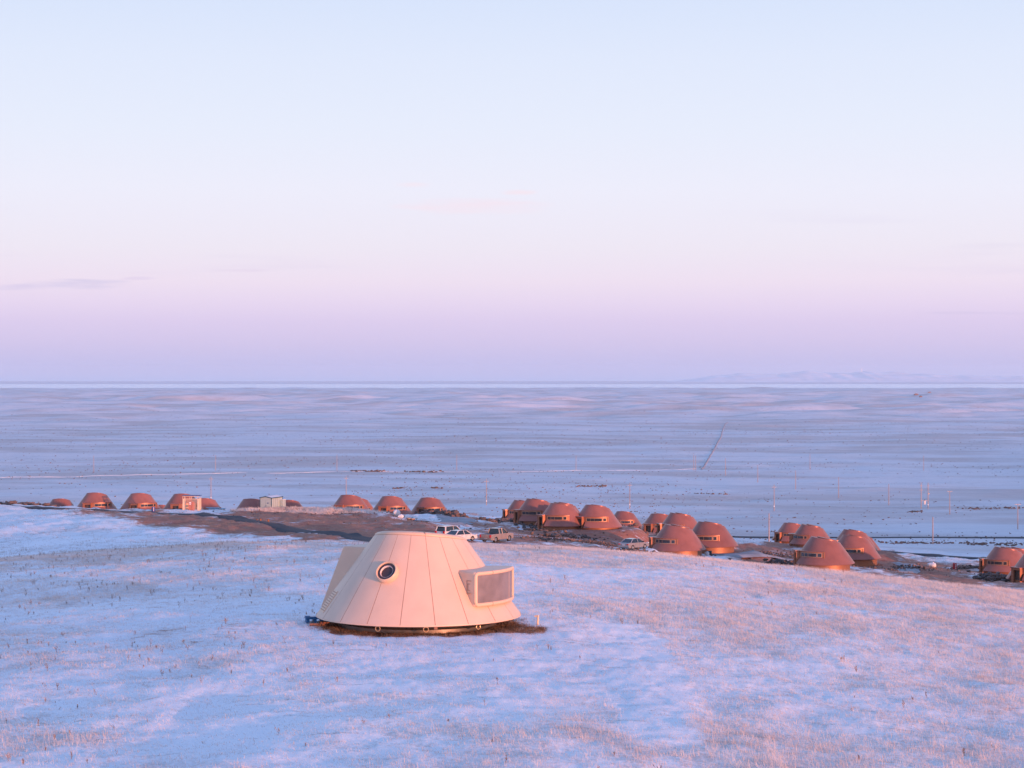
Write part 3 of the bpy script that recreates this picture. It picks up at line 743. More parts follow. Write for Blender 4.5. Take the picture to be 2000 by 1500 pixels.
t = empty('panel_booth', (x2, y2, h1(x2, y2)-.3), R(-20), 'lower pale panel booth standing against the right side of the panel shed', 'shed')
m = MB(); m.box((0, 0, .95), (.9, 1.2, 1.9)); m.build('wall', M['shed'], t, 0, .02)
m = MB(); m.box((0, 0, 1.94), (1.0, 1.3, .07)); m.build('roof', M['tarp'], t)
m = MB(); m.box((0, -.61, .9), (.012, .014, 1.7)); m.box((.455, 0, .9), (.014, .012, 1.7)); m.build('panel_joint', M['shedblue'], t)

for px, py, lab in ((501.5, 1021, 'short rusty post at the road edge, leftmost of the three posts'), (508.7, 1022.3, 'short rusty post at the road edge, middle one of the three posts'), (524, 1024.3, 'short rusty post standing apart from the other two at the road edge')):
    x, y, z = at(px, py, 341)
    t = empty('bollard', (x, y, h1(x, y)-.05), R(random.uniform(15, 35)), lab, 'bollard', 'rusty posts along the road')
    m = MB(); m.box((0, 0, .27), (.28, .28, .54)); m.build('post', M['brownpost'], t, 0, .015)
    m = MB(); m.box((0, 0, .55), (.32, .32, .04)); m.build('cap', M['darktrim'], t)

def lump(mb, c, r, seed, squash=.6, m=0):
    n, k = 12, 6; rr = random.Random(seed); rs = []
    for i in range(k+1):
        ph = pi*i/k*.98+.02; row = []
        for j in range(n):
            f = r*(1+.22*sin(3*j*2*pi/n+seed)*sin(ph)+rr.uniform(-.1, .1))
            row.append((c[0]+f*sin(ph)*cos(2*pi*j/n), c[1]+f*sin(ph)*sin(2*pi*j/n), c[2]+f*squash*cos(ph)))
        rs.append(row)
    mb.rings(rs, m)
def bag(px, py, D, r, lab, group=None, squash=.7):
    x, y, z = hit(px, py, 200); z = h1(x, y)
    o = MB(); lump(o, (0, 0, r*squash*.7), r, int(px), squash); lump(o, (r*.1, -r*.1, r*squash*1.5), r*.3, int(px)+1, .8)
    ob = o.build('sack', M['tarp'], None, 60, 0, (x, y, z)); tag(ob, lab, 'sack', group)
G = 'pale sacks left on the site'
bag(774, 1007, 372, .62, 'big pale sack on top of the sunlit rubbish above the mound', G, 1.0)
bag(783, 1012, 368, .5, 'pale sack slumped below the biggest sack on the mound', G)
bag(795, 1013, 366, .45, 'pale sack beside the small grey bins on the mound', G)
bag(1821, 1107.5, 338, .75, 'snowy white sack lying near the road and the red barrel', G, .55)
bag(1381.5, 1085, 311, .36, 'small white sack beside the black bin', G, .95)
for px, lab in ((798.5, 'dark grey box bin among the pale sacks'), (806.5, 'brown box bin at the end of the pale sacks')):
    x, y, z = at(px, 1020, 362)
    t = empty('box_bin', (x, y, h1(x, y)-.05), R(20), lab, 'bin', 'box bins on the mound')
    m = MB(); m.box((0, 0, .36), (.62, .5, .72)); m.build('body', M['wood'] if px > 800 else M['darktrim'], t, 0, .02)
    m = MB(); m.box((0, 0, .75), (.66, .54, .06)); m.build('lid', M['steel'], t, 0, .01)
x, y, z = at(418, 997, 418)
t = empty('board_stack', (x, y, z-.1), R(-8), 'stack of pale blue boards in front of the shaded cabin beyond the cage shelter', 'boards')
m = MB(); m.box((-.3, 0, .62), (2.6, .9, .12)); m.box((-.1, .0, .36), (1.9, .8, .40)); m.box((1.7, .1, .5), (1.3, .8, .10)); m.build('boards', M['aqua'], t)
m = MB(); m.box((1.3, 0, .22), (.5, .6, .44)); m.box((2.0, .1, .22), (.35, .6, .44)); m.build('support_block', M['concrete'], t)
x, y, z = at(984, 1013, 405)
t = empty('pale_crate', (x, y, h1(x, y)), R(-12), 'long pale crate under a dark lid before the porch of the back cabin', 'crate')
m = MB(); m.box((0, 0, .45), (2.6, .9, .7)); m.build('body', M['post'], t, 0, .02)
m = MB(); m.box((-.1, 0, .86), (3.0, 1.1, .10)); m.build('lid', M['wood'], t)

# ---------------------------------------------------------------- power poles
def pole(px, pyt, pyb, kind, lab, D=None):
    x, y, z = hit(px, pyb, 520)
    D = y; h = (pyb-pyt)/F*D
    h = min(max(h, 7.5), 13.5)
    t = empty('power_pole', (x, y, h1(x, y)), 0, lab, 'power pole', 'power poles across the snowy plain')
    m = MB(); m.tube([(0, 0, -.4), (0, 0, h)], [.19, .12], 8); m.build('post', M['pole'], t, 50)
    if kind >= 1:
        zz = h-.25 if kind == 2 else h-1.1
        m = MB(); m.box((0, 0, zz), (1.9 if kind == 1 else 2.2, .12, .12)); m.build('crossarm', M['arm'], t)
        for sx in (-.8, 0 if kind == 2 else .001, .8):
            m = MB(); m.lathe([(.05, 0), (.08, .06), (.05, .12), (.08, .18), (.03, .26)], 8, 0, (sx, 0, zz+.06)); m.build('insulator', M['arm'], t)
    if kind == 1:
        m = MB(); m.lathe([(.20, 0), (.20, .5)], 8, 0, (0, 0, 1.6)); m.build('warning_band', M['whitesign'], t)
    return t
pole(412, 931, 980, 1, 'power pole rising behind the cabin with pale blue boards')
pole(676, 930, 985, 1, 'power pole rising behind the first cabin of the row of three')
pole(950, 936, 987, 1, 'power pole on open snow left of the middle cabin group')
pole(1230, 943, 994, 1, 'power pole on open snow above the rightmost cabins of the middle group')
pole(1512, 947, 998, 1, 'power pole on open snow above the back cabin of the right group')
pole(1502, 1006, 1058, 0, 'plain pole standing close left of the dark porch in the right group')
pole(1822, 1010, 1063, 0, 'plain pole beside the dark road on the right')
pole(1988, 984, 1034, 2, 'crossarm pole close to the right edge above the dark road')
pole(1855, 959, 1005, 2, 'crossarm pole just right of the transformer frame')
for px, a, b, lab in ((183, 890, 921, 'far pole, leftmost of the distant line'), (421, 889, 919, 'far pole second in the distant line, above the shaded cabins'), (658, 888, 919, 'far pole third in the distant line'),
    (892, 888, 919, 'far pole fourth in the distant line, left of centre gap'), (1125, 890, 918, 'far pole fifth in the distant line, above the middle cabin group'), (1355, 888, 919, 'far pole of a close pair near the footpath, its left pole'), (1358.7, 889, 919, 'far pole of a close pair near the footpath, its right pole'),
    (1417, 895, 929, 'far pole just right of the foot of the footpath'), (1480, 908, 942, 'second far pole right of the footpath in the descending line'), (1554, 919, 956, 'third far pole in the descending line right of the footpath'), (1582, 886, 917, 'far pole in the distant line right of the footpath'), (1638, 932, 973, 'fourth far pole in the descending line'), (1736, 945, 987, 'last pole in the descending line before the transformer frame'), (1804, 890, 919, 'rightmost pole of the distant line, above the transformer frame')):
    pole(px, a, b, 0, lab)
# transformer on a pair of poles
x, y, z = hit(1806, 994, 520); D = y
t = empty('transformer_frame', (x, y, h1(x, y)), 0, 'pair of poles carrying a pale transformer tank on the plain', 'transformer')
hx = 6.75/F*D; hh = 51/F*D
for sx in (-hx, hx):
    m = MB(); m.tube([(sx, 0, -.5), (sx, 0, hh)], [.20, .14], 8); p = m.build('post', M['pole'], t, 50)
    m = MB(); m.box((sx, 0, hh*.89), (.9, .12, .14)); m.build('crossarm', M['arm'], p)
m = MB(); m.box((-hx+.1, 0, hh*.72), (1.7, .12, .12)); m.build('crossarm', M['arm'], t)
m = MB(); m.box((hx+.35, 0, hh*.58), (.5, .2, .5)); m.build('cutout_box', M['arm'], t)
m = MB(); m.box((0, 0, hh*.31), (hx*2, .14, .16)); m.build('beam', M['arm'], t)
m = MB(); m.lathe([(.40, hh*.17), (.45, hh*.18), (.45, hh*.30), (.35, hh*.315)], 16); tk = m.build('tank', M['tank'], t, 40)
m = MB(); [m.lathe([(.07, 0), (.09, .2), (.05, .5)], 8, 0, (sx, 0, hh*.315)) for sx in (-.2, 0, .2)]; m.build('bushing', M['darktrim'], tk)
m = MB(); m.lathe([(.235, .0), (.235, .45)], 10, 0, (hx, 0, hh*.14)); m.build('warning_band', M['whitesign'], t)
# far farm sheds and mast
for px, py, w, lab in ((1790.5, 771.5, 15, 'far dark farm shed, largest of three specks on the plain'), (1799, 776, 9, 'far pinkish farm shed below the largest of the three specks'), (1816, 767.3, 12, 'far farm shed furthest right of the three specks')):
    x, y, z = hit(px, py, 3000); z = h1(x, y)-.5
    t = empty('farm_shed', (x, y, z), R(20), lab, 'shed', 'far farm sheds on the plain')
    m = MB(); m.prism([(-w/2, 0), (w/2, 0), (w/2, 3), (0, 5), (-w/2, 3)], 0, w*.5); m.build('wall', M['wood'], t)
    m = MB(); m.add([(-w/2-.5, -.5, 2.9), (0, -.5, 5.1), (w/2+.5, -.5, 2.9), (w/2+.5, w*.5+.5, 2.9), (0, w*.5+.5, 5.1), (-w/2-.5, w*.5+.5, 2.9)], [(0, 1, 4, 5), (1, 2, 3, 4)]); o = m.build('roof', M['brick'], t)
    so = o.modifiers.new('Solid', 'SOLIDIFY'); so.thickness = .3; so.offset = 1
# ---------------------------------------------------------------- ground sheet
def poly_mask(px, py, poly):
    inside = np.zeros(px.shape, bool); n = len(poly); j = n-1
    for i in range(n):
        xi, yi = poly[i]; xj, yj = poly[j]
        cond = ((yi > py) != (yj > py)) & (px < (xj-xi)*(py-yi)/((yj-yi) or 1e-9)+xi)
        inside ^= cond; j = i
    return inside

# bare soil and gravel of the building site, outlined where the survey found it
SOIL = [
 (.74, [(110,990),(300,998),(450,1011),(560,1024),(690,1046),(720,1062),(600,1058),(500,1050),(400,1039),(330,1030),(240,1014),(150,1001)]),
 (.80, [(380,993),(470,996),(560,993),(640,996),(720,1002),(800,1011),(850,1024),(900,1037),(940,1045),(940,1064),(700,1060),(600,1040),(520,1022),(440,1009)]),
 (.64, [(860,1002),(930,1008),(1000,1020),(1060,1034),(1200,1044),(1270,1050),(1270,1074),(1050,1068),(930,1062),(880,1030)]),
 (.66, [(1180,1030),(1300,1034),(1320,1062),(1270,1074),(1190,1062),(1140,1040)]),
 (.72, [(1400,1066),(1500,1056),(1570,1058),(1620,1100),(1545,1110),(1430,1100)]),
 (.78, [(1640,1104),(1700,1076),(1790,1094),(1900,1109),(1960,1140),(1900,1150),(1780,1130),(1660,1118)]),
 (.66, [(1860,1096),(2100,1116),(2100,1164),(1940,1148)]),
]
def soil_mask(x, y):
    px = 1000+F*x/np.maximum(y, 1); z = base_h(x, y); py = HY-F*z/np.maximum(y, 1)
    px = px+fbm(x/5, y/8, 4, 71)*30; py = py+fbm(x/4, y/7, 4, 77)*9
    out = np.zeros(x.shape)
    ok = (y > 240) & (y < 520)
    for s, poly in SOIL:
        acc = np.zeros(x.shape)
        for ox_, oy_ in ((0, 0), (26, 2), (-26, -2), (10, 5), (-10, -5), (42, -3), (-42, 3), (18, -8), (-18, 8)):
            acc[ok] += poly_mask(px[ok]+ox_, py[ok]+oy_, poly)/9
        out = np.maximum(out, s*acc)
    out = out*np.clip(.86+.5*fbm(x/7, y/10, 3, 75), 0, 1.1)
    # trodden ring round the white cabin
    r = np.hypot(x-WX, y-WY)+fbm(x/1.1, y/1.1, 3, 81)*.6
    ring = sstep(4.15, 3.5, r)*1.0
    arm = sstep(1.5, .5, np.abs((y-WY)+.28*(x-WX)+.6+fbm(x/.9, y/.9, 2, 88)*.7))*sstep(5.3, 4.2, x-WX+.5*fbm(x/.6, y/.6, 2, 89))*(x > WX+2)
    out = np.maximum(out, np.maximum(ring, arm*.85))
    # thin-snow patch left of the cabin
    d = np.hypot((x-WX+8.2)/3.2, (y-WY+1.0)/3.4)
    out = np.maximum(out, .21*sstep(1.3, .3, d+fbm(x/1.5, y/1.5, 2, 91)*.3))
    return out
def straw_mask(x, y):
    """how thickly dry grass pokes through the snow on the front hill"""
    g = .5+.5*fbm(x/7, y/9, 4, 101)+.25*fbm(x/1.7, y/2.2, 3, 107)
    g = g+.28*sstep(-4, 14, x)+.14*sstep(66, 54, y)*sstep(-16, -6, x)+.22*sstep(112, 128, y)*(y < 170)-.12
    # old wheel tracks
    g = g-.85*sstep(1.35, .6, np.abs(x-4.1-fbm(y/7, x*0, 2, 113)*.9)+.25*fbm(x/.8, y/1.2, 2, 117))*sstep(86, 80, y)*sstep(52, 57, y)
    return np.clip(g, 0, 1.2)

def strip_sheet(angles, rhos):
    A, Q = np.meshgrid(np.radians(angles), rhos)
    cap = np.where(np.abs(A) < R(22), 34000, 34000+(7600-34000)*sstep(22, 40, np.degrees(np.abs(A))))
    Q = 6*(Q/6)**(np.log(cap/6)/log(34000/6))
    X = Q*np.sin(A); Y = Q*np.cos(A)
    Z = np.empty_like(X)
    for i in range(0, len(rhos), 60):
        Z[i:i+60] = H(X[i:i+60], Y[i:i+60])
    return X, Y, Z
dense = np.arange(-18.5, 18.501, .05)
left = -18.5-np.cumsum(np.minimum(.06*1.045**np.arange(200), 2.2)); left = left[left > -178]
right = 18.5+np.cumsum(np.minimum(.06*1.045**np.arange(200), 2.2)); right = right[right < 178]
angs = np.concatenate([[-180], left[::-1], dense, right, [180]])
def geo(a, b, q): return np.exp(np.arange(log(a), log(b), log(1+q)))
rhos = np.concatenate([geo(6, 45, .06), geo(45, 145, .0042), geo(145, 250, .009), geo(250, 480, .0045), geo(480, 2500, .008), geo(2500, 4000, .005), geo(4000, 8500, .0042), geo(8500, 13500, .006), geo(13500, 34000, .04)])
X, Y, Z = strip_sheet(angs, rhos)
na, nr = len(angs), len(rhos)
V = np.stack([X.ravel(), Y.ravel(), Z.ravel()], 1)
V = np.vstack([V, [[0, 0, float(Z[0].mean())]]])
ii, jj = np.meshgrid(np.arange(nr-1), np.arange(na-1), indexing='ij')
a = (ii*na+jj).ravel()
Q4 = np.stack([a, a+1, a+na+1, a+na], 1)[:, ::-1]

def ground_material():
    m = bpy.data.materials.new('snow_ground'); m.use_nodes = True
    N, L = m.node_tree.nodes, m.node_tree.links
    b = N['Principled BSDF']; b.inputs['Roughness'].default_value = .75; b.inputs['Specular IOR Level'].default_value = .25
    geo_ = N.new('ShaderNodeNewGeometry')
    def noise(scale, detail=4, rough=.55, stretch=None, dist=0.0):
        n = N.new('ShaderNodeTexNoise'); n.inputs['Scale'].default_value = scale; n.inputs['Detail'].default_value = detail; n.inputs['Roughness'].default_value = rough
        n.inputs['Distortion'].default_value = dist
        if stretch:
            mp = N.new('ShaderNodeMapping'); mp.inputs['Scale'].default_value = stretch; L.new(geo_.outputs['Position'], mp.inputs['Vector']); L.new(mp.outputs['Vector'], n.inputs['Vector'])
        else: L.new(geo_.outputs['Position'], n.inputs['Vector'])
        return n.outputs['Fac']
    def math_(op, a_, b_=None, c_=None):
        n = N.new('ShaderNodeMath'); n.operation = op
        for i, v in enumerate((a_, b_, c_)):
            if v is None: continue
            if isinstance(v, (int, float)): n.inputs[i].default_value = v
            else: L.new(v, n.inputs[i])
        return n.outputs[0]
    def rng_(v, a0, a1, b0=0.0, b1=1.0):
        n = N.new('ShaderNodeMapRange'); n.interpolation_type = 'SMOOTHSTEP'
        L.new(v, n.inputs['Value']); n.inputs['From Min'].default_value = a0; n.inputs['From Max'].default_value = a1
        n.inputs['To Min'].default_value = b0; n.inputs['To Max'].default_value = b1
        return n.outputs['Result']
    def mix(f, a_, b_):
        n = N.new('ShaderNodeMix'); n.data_type = 'RGBA'
        if isinstance(f, (int, float)): n.inputs['Factor'].default_value = f
        else: L.new(f, n.inputs['Factor'])
        for k, v in (('A', a_), ('B', b_)):
            if isinstance(v, tuple): n.inputs[k].default_value = (*v, 1)
            else: L.new(v, n.inputs[k])
        return n.outputs['Result']
    def attr(nm):
        n = N.new('ShaderNodeAttribute'); n.attribute_name = nm; return n.outputs['Fac']
    soil, straw, plain = attr('soil'), attr('straw'), attr('plain')
    nf = noise(5.5, 8, .78); nm = noise(.75, 5, .6); nb = noise(.05, 4, .55); nc = noise(.010, 4, .6, (.5, 1, 1))
    wind = noise(1.0, 4, .6, (.35, 2.2, 1))
    snow = mix(rng_(nb, .35, .65), (.89, .89, .90), (.82, .84, .87))
    straw_c = mix(rng_(nm, .3, .7), (.54, .42, .36), (.32, .23, .18))
    # straw litter just under the snow
    f1 = math_('MULTIPLY_ADD', straw, .30, math_('MULTIPLY_ADD', nf, .75, math_('MULTIPLY', nm, .30)))
    c = mix(rng_(f1, .60, .90, 0, .62), snow, straw_c)
    # wind-blown bare streaks
    f2 = math_('ADD', math_('MULTIPLY', wind, .7), math_('MULTIPLY', nf, .4))
    c = mix(rng_(f2, .625, .74, 0, .5), c, (.16, .115, .09))
    # open steppe: tan sedge belts, dark tussocks
    c = mix(math_('MULTIPLY', plain, rng_(nc, .42, .64, 0, .52)), c, (.44, .32, .26))
    tus = noise(.55, 3, .7, (.35, 1, 1)); tus2 = noise(.02, 3, .6, (.4, 1, 1))
    f3 = math_('MULTIPLY_ADD', tus2, .35, math_('MULTIPLY', tus, .75))
    c = mix(math_('MULTIPLY', plain, rng_(f3, .60, .70, 0, .50)), c, (.13, .105, .095))
    c = mix(math_('MULTIPLY', plain, .34), c, (.40, .35, .345))
    # soil of the site
    soil_c = mix(rng_(nm, .35, .65), (.34, .11, .068), (.40, .185, .12))
    soil_c = mix(rng_(nf, .4, .7, 0, .5), soil_c, (.10, .06, .05))
    f4 = math_('MULTIPLY_ADD', soil, .62, math_('MULTIPLY_ADD', wind, .55, math_('MULTIPLY_ADD', nf, .25, math_('MULTIPLY', nm, .50))))
    c = mix(rng_(f4, .76, .96), c, soil_c)
    L.new(c, b.inputs['Base Color'])
    h = math_('ADD', math_('MULTIPLY', nf, .045), math_('ADD', math_('MULTIPLY', nm, .16), math_('MULTIPLY', wind, .07)))
    bp = N.new('ShaderNodeBump'); bp.inputs['Strength'].default_value = .55; bp.inputs['Distance'].default_value = 1.0
    L.new(h, bp.inputs['Height']); L.new(bp.outputs['Normal'], b.inputs['Normal'])
    return m
GM = ground_material()
me = bpy.data.meshes.new('ground'); nq = len(Q4); nt = na-1
me.vertices.add(len(V)); me.vertices.foreach_set('co', V.astype(np.float32).ravel())
cen = len(V)-1
fan = np.stack([np.full(nt, cen), np.arange(1, na), np.arange(0, na-1)], 1)
loops = np.concatenate([Q4.ravel(), fan.ravel()]).astype(np.int32)
me.loops.add(len(loops)); me.loops.foreach_set('vertex_index', loops)
me.polygons.add(nq+nt)
me.polygons.foreach_set('loop_start', np.concatenate([np.arange(0, nq*4, 4), nq*4+np.arange(0, nt*3, 3)]).astype(np.int32))
me.update(calc_edges=True); me.polygons.foreach_set('use_smooth', np.ones(nq+nt, bool))
me.materials.append(GM)
rho_v = np.hypot(V[:, 0], V[:, 1])
for nm, val in (('soil', soil_mask(V[:, 0], V[:, 1])), ('straw', straw_mask(V[:, 0], V[:, 1])*(rho_v < 430)), ('plain', sstep(300, 620, rho_v))):
    at_ = me.attributes.new(nm, 'FLOAT', 'POINT'); at_.data.foreach_set('value', np.asarray(val, np.float32))
ground = bpy.data.objects.new('ground', me); COL.objects.link(ground); tag(ground, kind='structure')

# ---------------------------------------------------------------- draped strips: roads and paths
def strip(name, pts, width, material, lift=.06, d0=150, kind='structure', wob=0.0, Ds=None):
    P = []
    for i, p in enumerate(pts):
        x, y, z = hit(p[0], p[1], d0) if len(p) == 2 else at(*p)
        P.append((x, y))
    P = np.array(P); seg = np.r_[0, np.cumsum(np.hypot(*np.diff(P, axis=0).T))]
    n = max(int(seg[-1]/(width*.35)), 20); n = min(n, 900)
    t = np.linspace(0, seg[-1], n)
    px_, py_ = np.interp(t, seg, P[:, 0]), np.interp(t, seg, P[:, 1])
    k = np.hanning(min(31, n//3*2+1)); k /= k.sum(); h_ = len(k)//2
    sm = lambda v: np.convolve(np.r_[2*v[0]-v[h_:0:-1], v, 2*v[-1]-v[-2:-h_-2:-1]], k, 'valid')
    px_, py_ = sm(px_), sm(py_)
    tx, ty = np.gradient(px_), np.gradient(py_); l = np.hypot(tx, ty); nx, ny = -ty/l, tx/l
    rows = []
    m_ = 6
    for j in range(m_+1):
        w = width*(j/m_-.5)*(1+wob*fbm(t/width/2, t*0+j*3, 2, 5))
        rows.append((px_+nx*w, py_+ny*w))
    XX = np.array([r[0] for r in rows]); YY = np.array([r[1] for r in rows])
    zc_ = H(px_, py_, False); zs = sm(zc_) if d0 < 500 else zc_
    ZZ = np.maximum(H(XX, YY)+lift, zs[None]+lift if d0 < 500 else -1e9)
    edge = np.zeros_like(ZZ); edge[0] = edge[-1] = lift+.25
    VV = np.stack([XX.ravel(), YY.ravel(), (ZZ-edge).ravel()], 1)
    i2, j2 = np.meshgrid(np.arange(m_), np.arange(n-1), indexing='ij'); a2 = (i2*n+j2).ravel()
    o = big_mesh(name, VV, np.stack([a2, a2+1, a2+n+1, a2+n], 1), material, True, kind)
    return o
strip('road', [(-260, 984, 405), (-100, 986, 401), (0, 988, 398), (150, 991.5, 392), (300, 1001, 378), (400, 1010, 362), (500, 1022, 336), (570, 1033, 316), (640, 1045, 297), (700, 1056, 280), (760, 1068, 262)], 4.6, M['asphalt'], .12)
strip('road', [(1430, 1049.5), (1600, 1050), (1800, 1050.5), (2060, 1051.5), (2300, 1052)], 9.5, M['asphalt'], .3, 560)
strip('road', [(1690, 1078, 480), (1760, 1087, 470), (1850, 1093.5, 458), (1960, 1101, 446), (2080, 1108, 436)], 5.5, M['asphalt'], .35)
gravel = mat('site_gravel', (.24, .23, .24), .9, noise=.35, nscale=.5, col2=(.34, .35, .38))
strip('gravel_path', [(880, 1004, 398), (905, 1016, 368), (870, 1020, 352), (820, 1018, 352)], 7, gravel, .1, wob=.4)
strip('gravel_path', [(1400, 1083, 306), (1450, 1086, 308), (1520, 1084, 322), (1560, 1080, 335)], 4, gravel, .12, wob=.3)
strip('gravel_path', [(1670, 1112, 296), (1730, 1112, 303), (1790, 1110, 322), (1740, 1098, 345)], 4.2, gravel, .12, wob=.3)
trackm = mat('foot_track', (.46, .39, .39), .9, noise=.3, nscale=.1)
strip('footpath', [(1370, 917), (1385, 895), (1395, 878), (1403, 862), (1409, 850), (1412, 838), (1416, 829), (1421, 825)], 1.3, trackm, .35, 600, wob=.9)
snowbank = mat('packed_snow', (.80, .81, .84), .7, noise=.1, nscale=.05)
strip('snow_track', [(-150, 936), (0, 933), (200, 929), (400, 926), (620, 922), (820, 921), (1000, 922), (1200, 919), (1370, 916)], 1.5, snowbank, .2, 600, wob=.5)

# ---------------------------------------------------------------- rubble
def ico():
    p = (1+5**.5)/2
    v = np.array([(-1, p, 0), (1, p, 0), (-1, -p, 0), (1, -p, 0), (0, -1, p), (0, 1, p), (0, -1, -p), (0, 1, -p), (p, 0, -1), (p, 0, 1), (-p, 0, -1), (-p, 0, 1)], float)
    f = np.array([(0,11,5),(0,5,1),(0,1,7),(0,7,10),(0,10,11),(1,5,9),(5,11,4),(11,10,2),(10,7,6),(7,1,8),(3,9,4),(3,4,2),(3,2,6),(3,6,8),(3,8,9),(4,9,5),(2,4,11),(6,2,10),(8,6,7),(9,8,1)])
    return v/np.linalg.norm(v[0]), f
IV, IF = ico()
def stones(name, pos, size, material, flat=.7, kind='stuff'):
    n = len(pos); r = np.random.default_rng(len(pos))
    sc = size[:, None, None]*(1+r.uniform(-.3, .3, (n, 12, 1)))*r.uniform(.6, 1.25, (n, 1, 3)); sc[:, :, 2:] *= flat
    an = r.uniform(0, 6.28, n); c, s = np.cos(an)[:, None], np.sin(an)[:, None]
    v = IV[None]*sc; vx = v[..., 0]*c-v[..., 1]*s; vy = v[..., 0]*s+v[..., 1]*c
    VV = np.stack([vx, vy, v[..., 2]], -1)+pos[:, None, :]
    FF = IF[None]+12*np.arange(n)[:, None, None]
    return big_mesh(name, VV.reshape(-1, 3), FF.reshape(-1, 3), material, False, kind)
def along(pts, n, spread, D, s0, s1, heap=.0):
    P = np.array(pts, float); seg = np.r_[0, np.cumsum(np.hypot(*np.diff(P, axis=0).T))]
    t = rng.uniform(0, seg[-1], n); px = np.interp(t, seg, P[:, 0]); py = np.interp(t, seg, P[:, 1])
    Dd = np.interp(t, seg, D) if isinstance(D, (list, tuple)) else np.full(n, float(D))
    x = (px-1000)/F*Dd+rng.normal(0, spread, n); y = Dd+rng.normal(0, spread*1.6, n)
    z = H(x, y)+np.abs(rng.normal(0, heap, n)) if heap else H(x, y)
    s = rng.uniform(s0, s1, n)**1.4
    return np.stack([x, y, z+s*.25], 1), s
rows = [
 along([(-40, 988), (60, 983), (100, 986), (146, 991)], 240, .8, 412, .25, .75, .2),
 along([(816, 998), (860, 996), (882, 999)], 260, .8, [418, 412, 404], .25, .6, .3),
 along([(880, 999), (893, 1009)], 170, .6, [404, 394], .3, .7, .35),
 along([(935, 1010), (975, 1012), (1000, 1014), (1012, 1018)], 150, 1.0, 385, .2, .6, .15),
 along([(1040, 1053), (1090, 1055), (1160, 1057), (1212, 1054)], 560, 1.1, 300, .10, .34, .12),
 along([(1060, 1045), (1120, 1049), (1150, 1048)], 160, .8, 322, .15, .5, .2),
 along([(1215, 1037), (1255, 1040), (1290, 1047), (1278, 1050)], 330, 1.3, 352, .2, .65, .4),
 along([(1210, 1071), (1245, 1074), (1274, 1078)], 240, .9, 279, .15, .45, .2),
 along([(1440, 1068), (1500, 1064), (1537, 1061), (1546, 1068)], 560, 1.2, [340, 352, 372, 362], .10, .36, .35),
 along([(1512, 1096), (1553, 1099)], 150, .7, 300, .15, .5, .25),
 along([(1655, 1106), (1720, 1107), (1760, 1111), (1800, 1117)], 420, 1.3, [302, 308, 318, 322], .12, .4, .2),
 along([(1870, 1106), (1900, 1110), (1918, 1113)], 240, 1.0, 335, .15, .5, .2),
 along([(1925, 1126), (1945, 1129), (1962, 1134)], 210, .9, 305, .2, .6, .3),
 along([(1000, 1018), (1050, 1032), (1058, 1040)], 210, 1.4, [372, 345, 330], .2, .6, .25),
 along([(460, 1004), (640, 1000), (800, 1012), (900, 1030), (1000, 1045)], 420, 7, [380, 378, 360, 335, 310], .1, .35),
 along([(1100, 1045), (1250, 1060), (1300, 1075)], 300, 6, [330, 310, 300], .1, .35),
 along([(1450, 1080), (1650, 1105), (1800, 1110), (1950, 1130)], 380, 5, [320, 315, 325, 312], .1, .35),
]
pos = np.vstack([r[0] for r in rows]); size = np.concatenate([r[1] for r in rows])
stones('rubble', pos, size, M['rock'])

# scrub and tussocks of the open steppe
def scrub():
    n = 11000
    D = np.exp(rng.uniform(log(480), log(4200), n*3)); px = rng.uniform(-120, 2120, n*3); x = (px-1000)/F*D
    dens = .5+.5*fbm(x/160, D/130, 4, 131)+.25*fbm(x/40, D/30, 2, 137)
    belts = .25*np.exp(-((D-2350)/330)**2)+.25*np.exp(-((D-1560)/60)**2)+.15*np.exp(-((D-3000)/260)**2)
    keep = np.argsort(-(1.2*dens+belts+rng.uniform(-.3, .3, n*3)))[:n]
    x, y = x[keep], D[keep]
    s = rng.uniform(.12, .54, n)**1.7*(1+y/2400)
    extra = []
    for pts, k, sp, s0, s1 in (([(690, 920.5), (745, 921)], 90, 2.2, .5, 1.1), ([(800, 922), (860, 922.5)], 34, 2, .4, 1.2), ([(1125, 950.5), (1182, 950)], 70, 1.3, .35, .8), ([(845, 954), (860, 954)], 22, 1, .4, .9), ([(774, 954.5), (786, 954)], 16, 1, .4, .8), ([(1350, 964), (1420, 966)], 24, 1.5, .3, .7), ([(1780, 1000), (1800, 999)], 26, 1, .3, .7), ([(1880, 994), (2000, 992)], 60, 1.6, .3, .7), ([(1730, 1061), (2000, 1062)], 130, 1.2, .2, .55), ([(1900, 1064), (1985, 1066)], 30, .8, .3, .7)):
        P = np.array(pts, float)
        for q in range(k):
            t = random.random(); x0, y0, z0 = hit(*(P[0]*(1-t)+P[1]*t), 480)
            extra.append((x0+random.gauss(0, sp), y0+random.gauss(0, sp*2), random.uniform(s0, s1)))
    E = np.array(extra); x = np.r_[x, E[:, 0]]; y = np.r_[y, E[:, 1]]; s = np.r_[s, E[:, 2]]
    z = H(x, y)
    stones('scrub', np.stack([x, y, z+s*.2], 1), s, mat('dry_scrub', (.13, .085, .065), .95, noise=.4, nscale=.05, col2=(.22, .12, .085)), .65)
scrub()

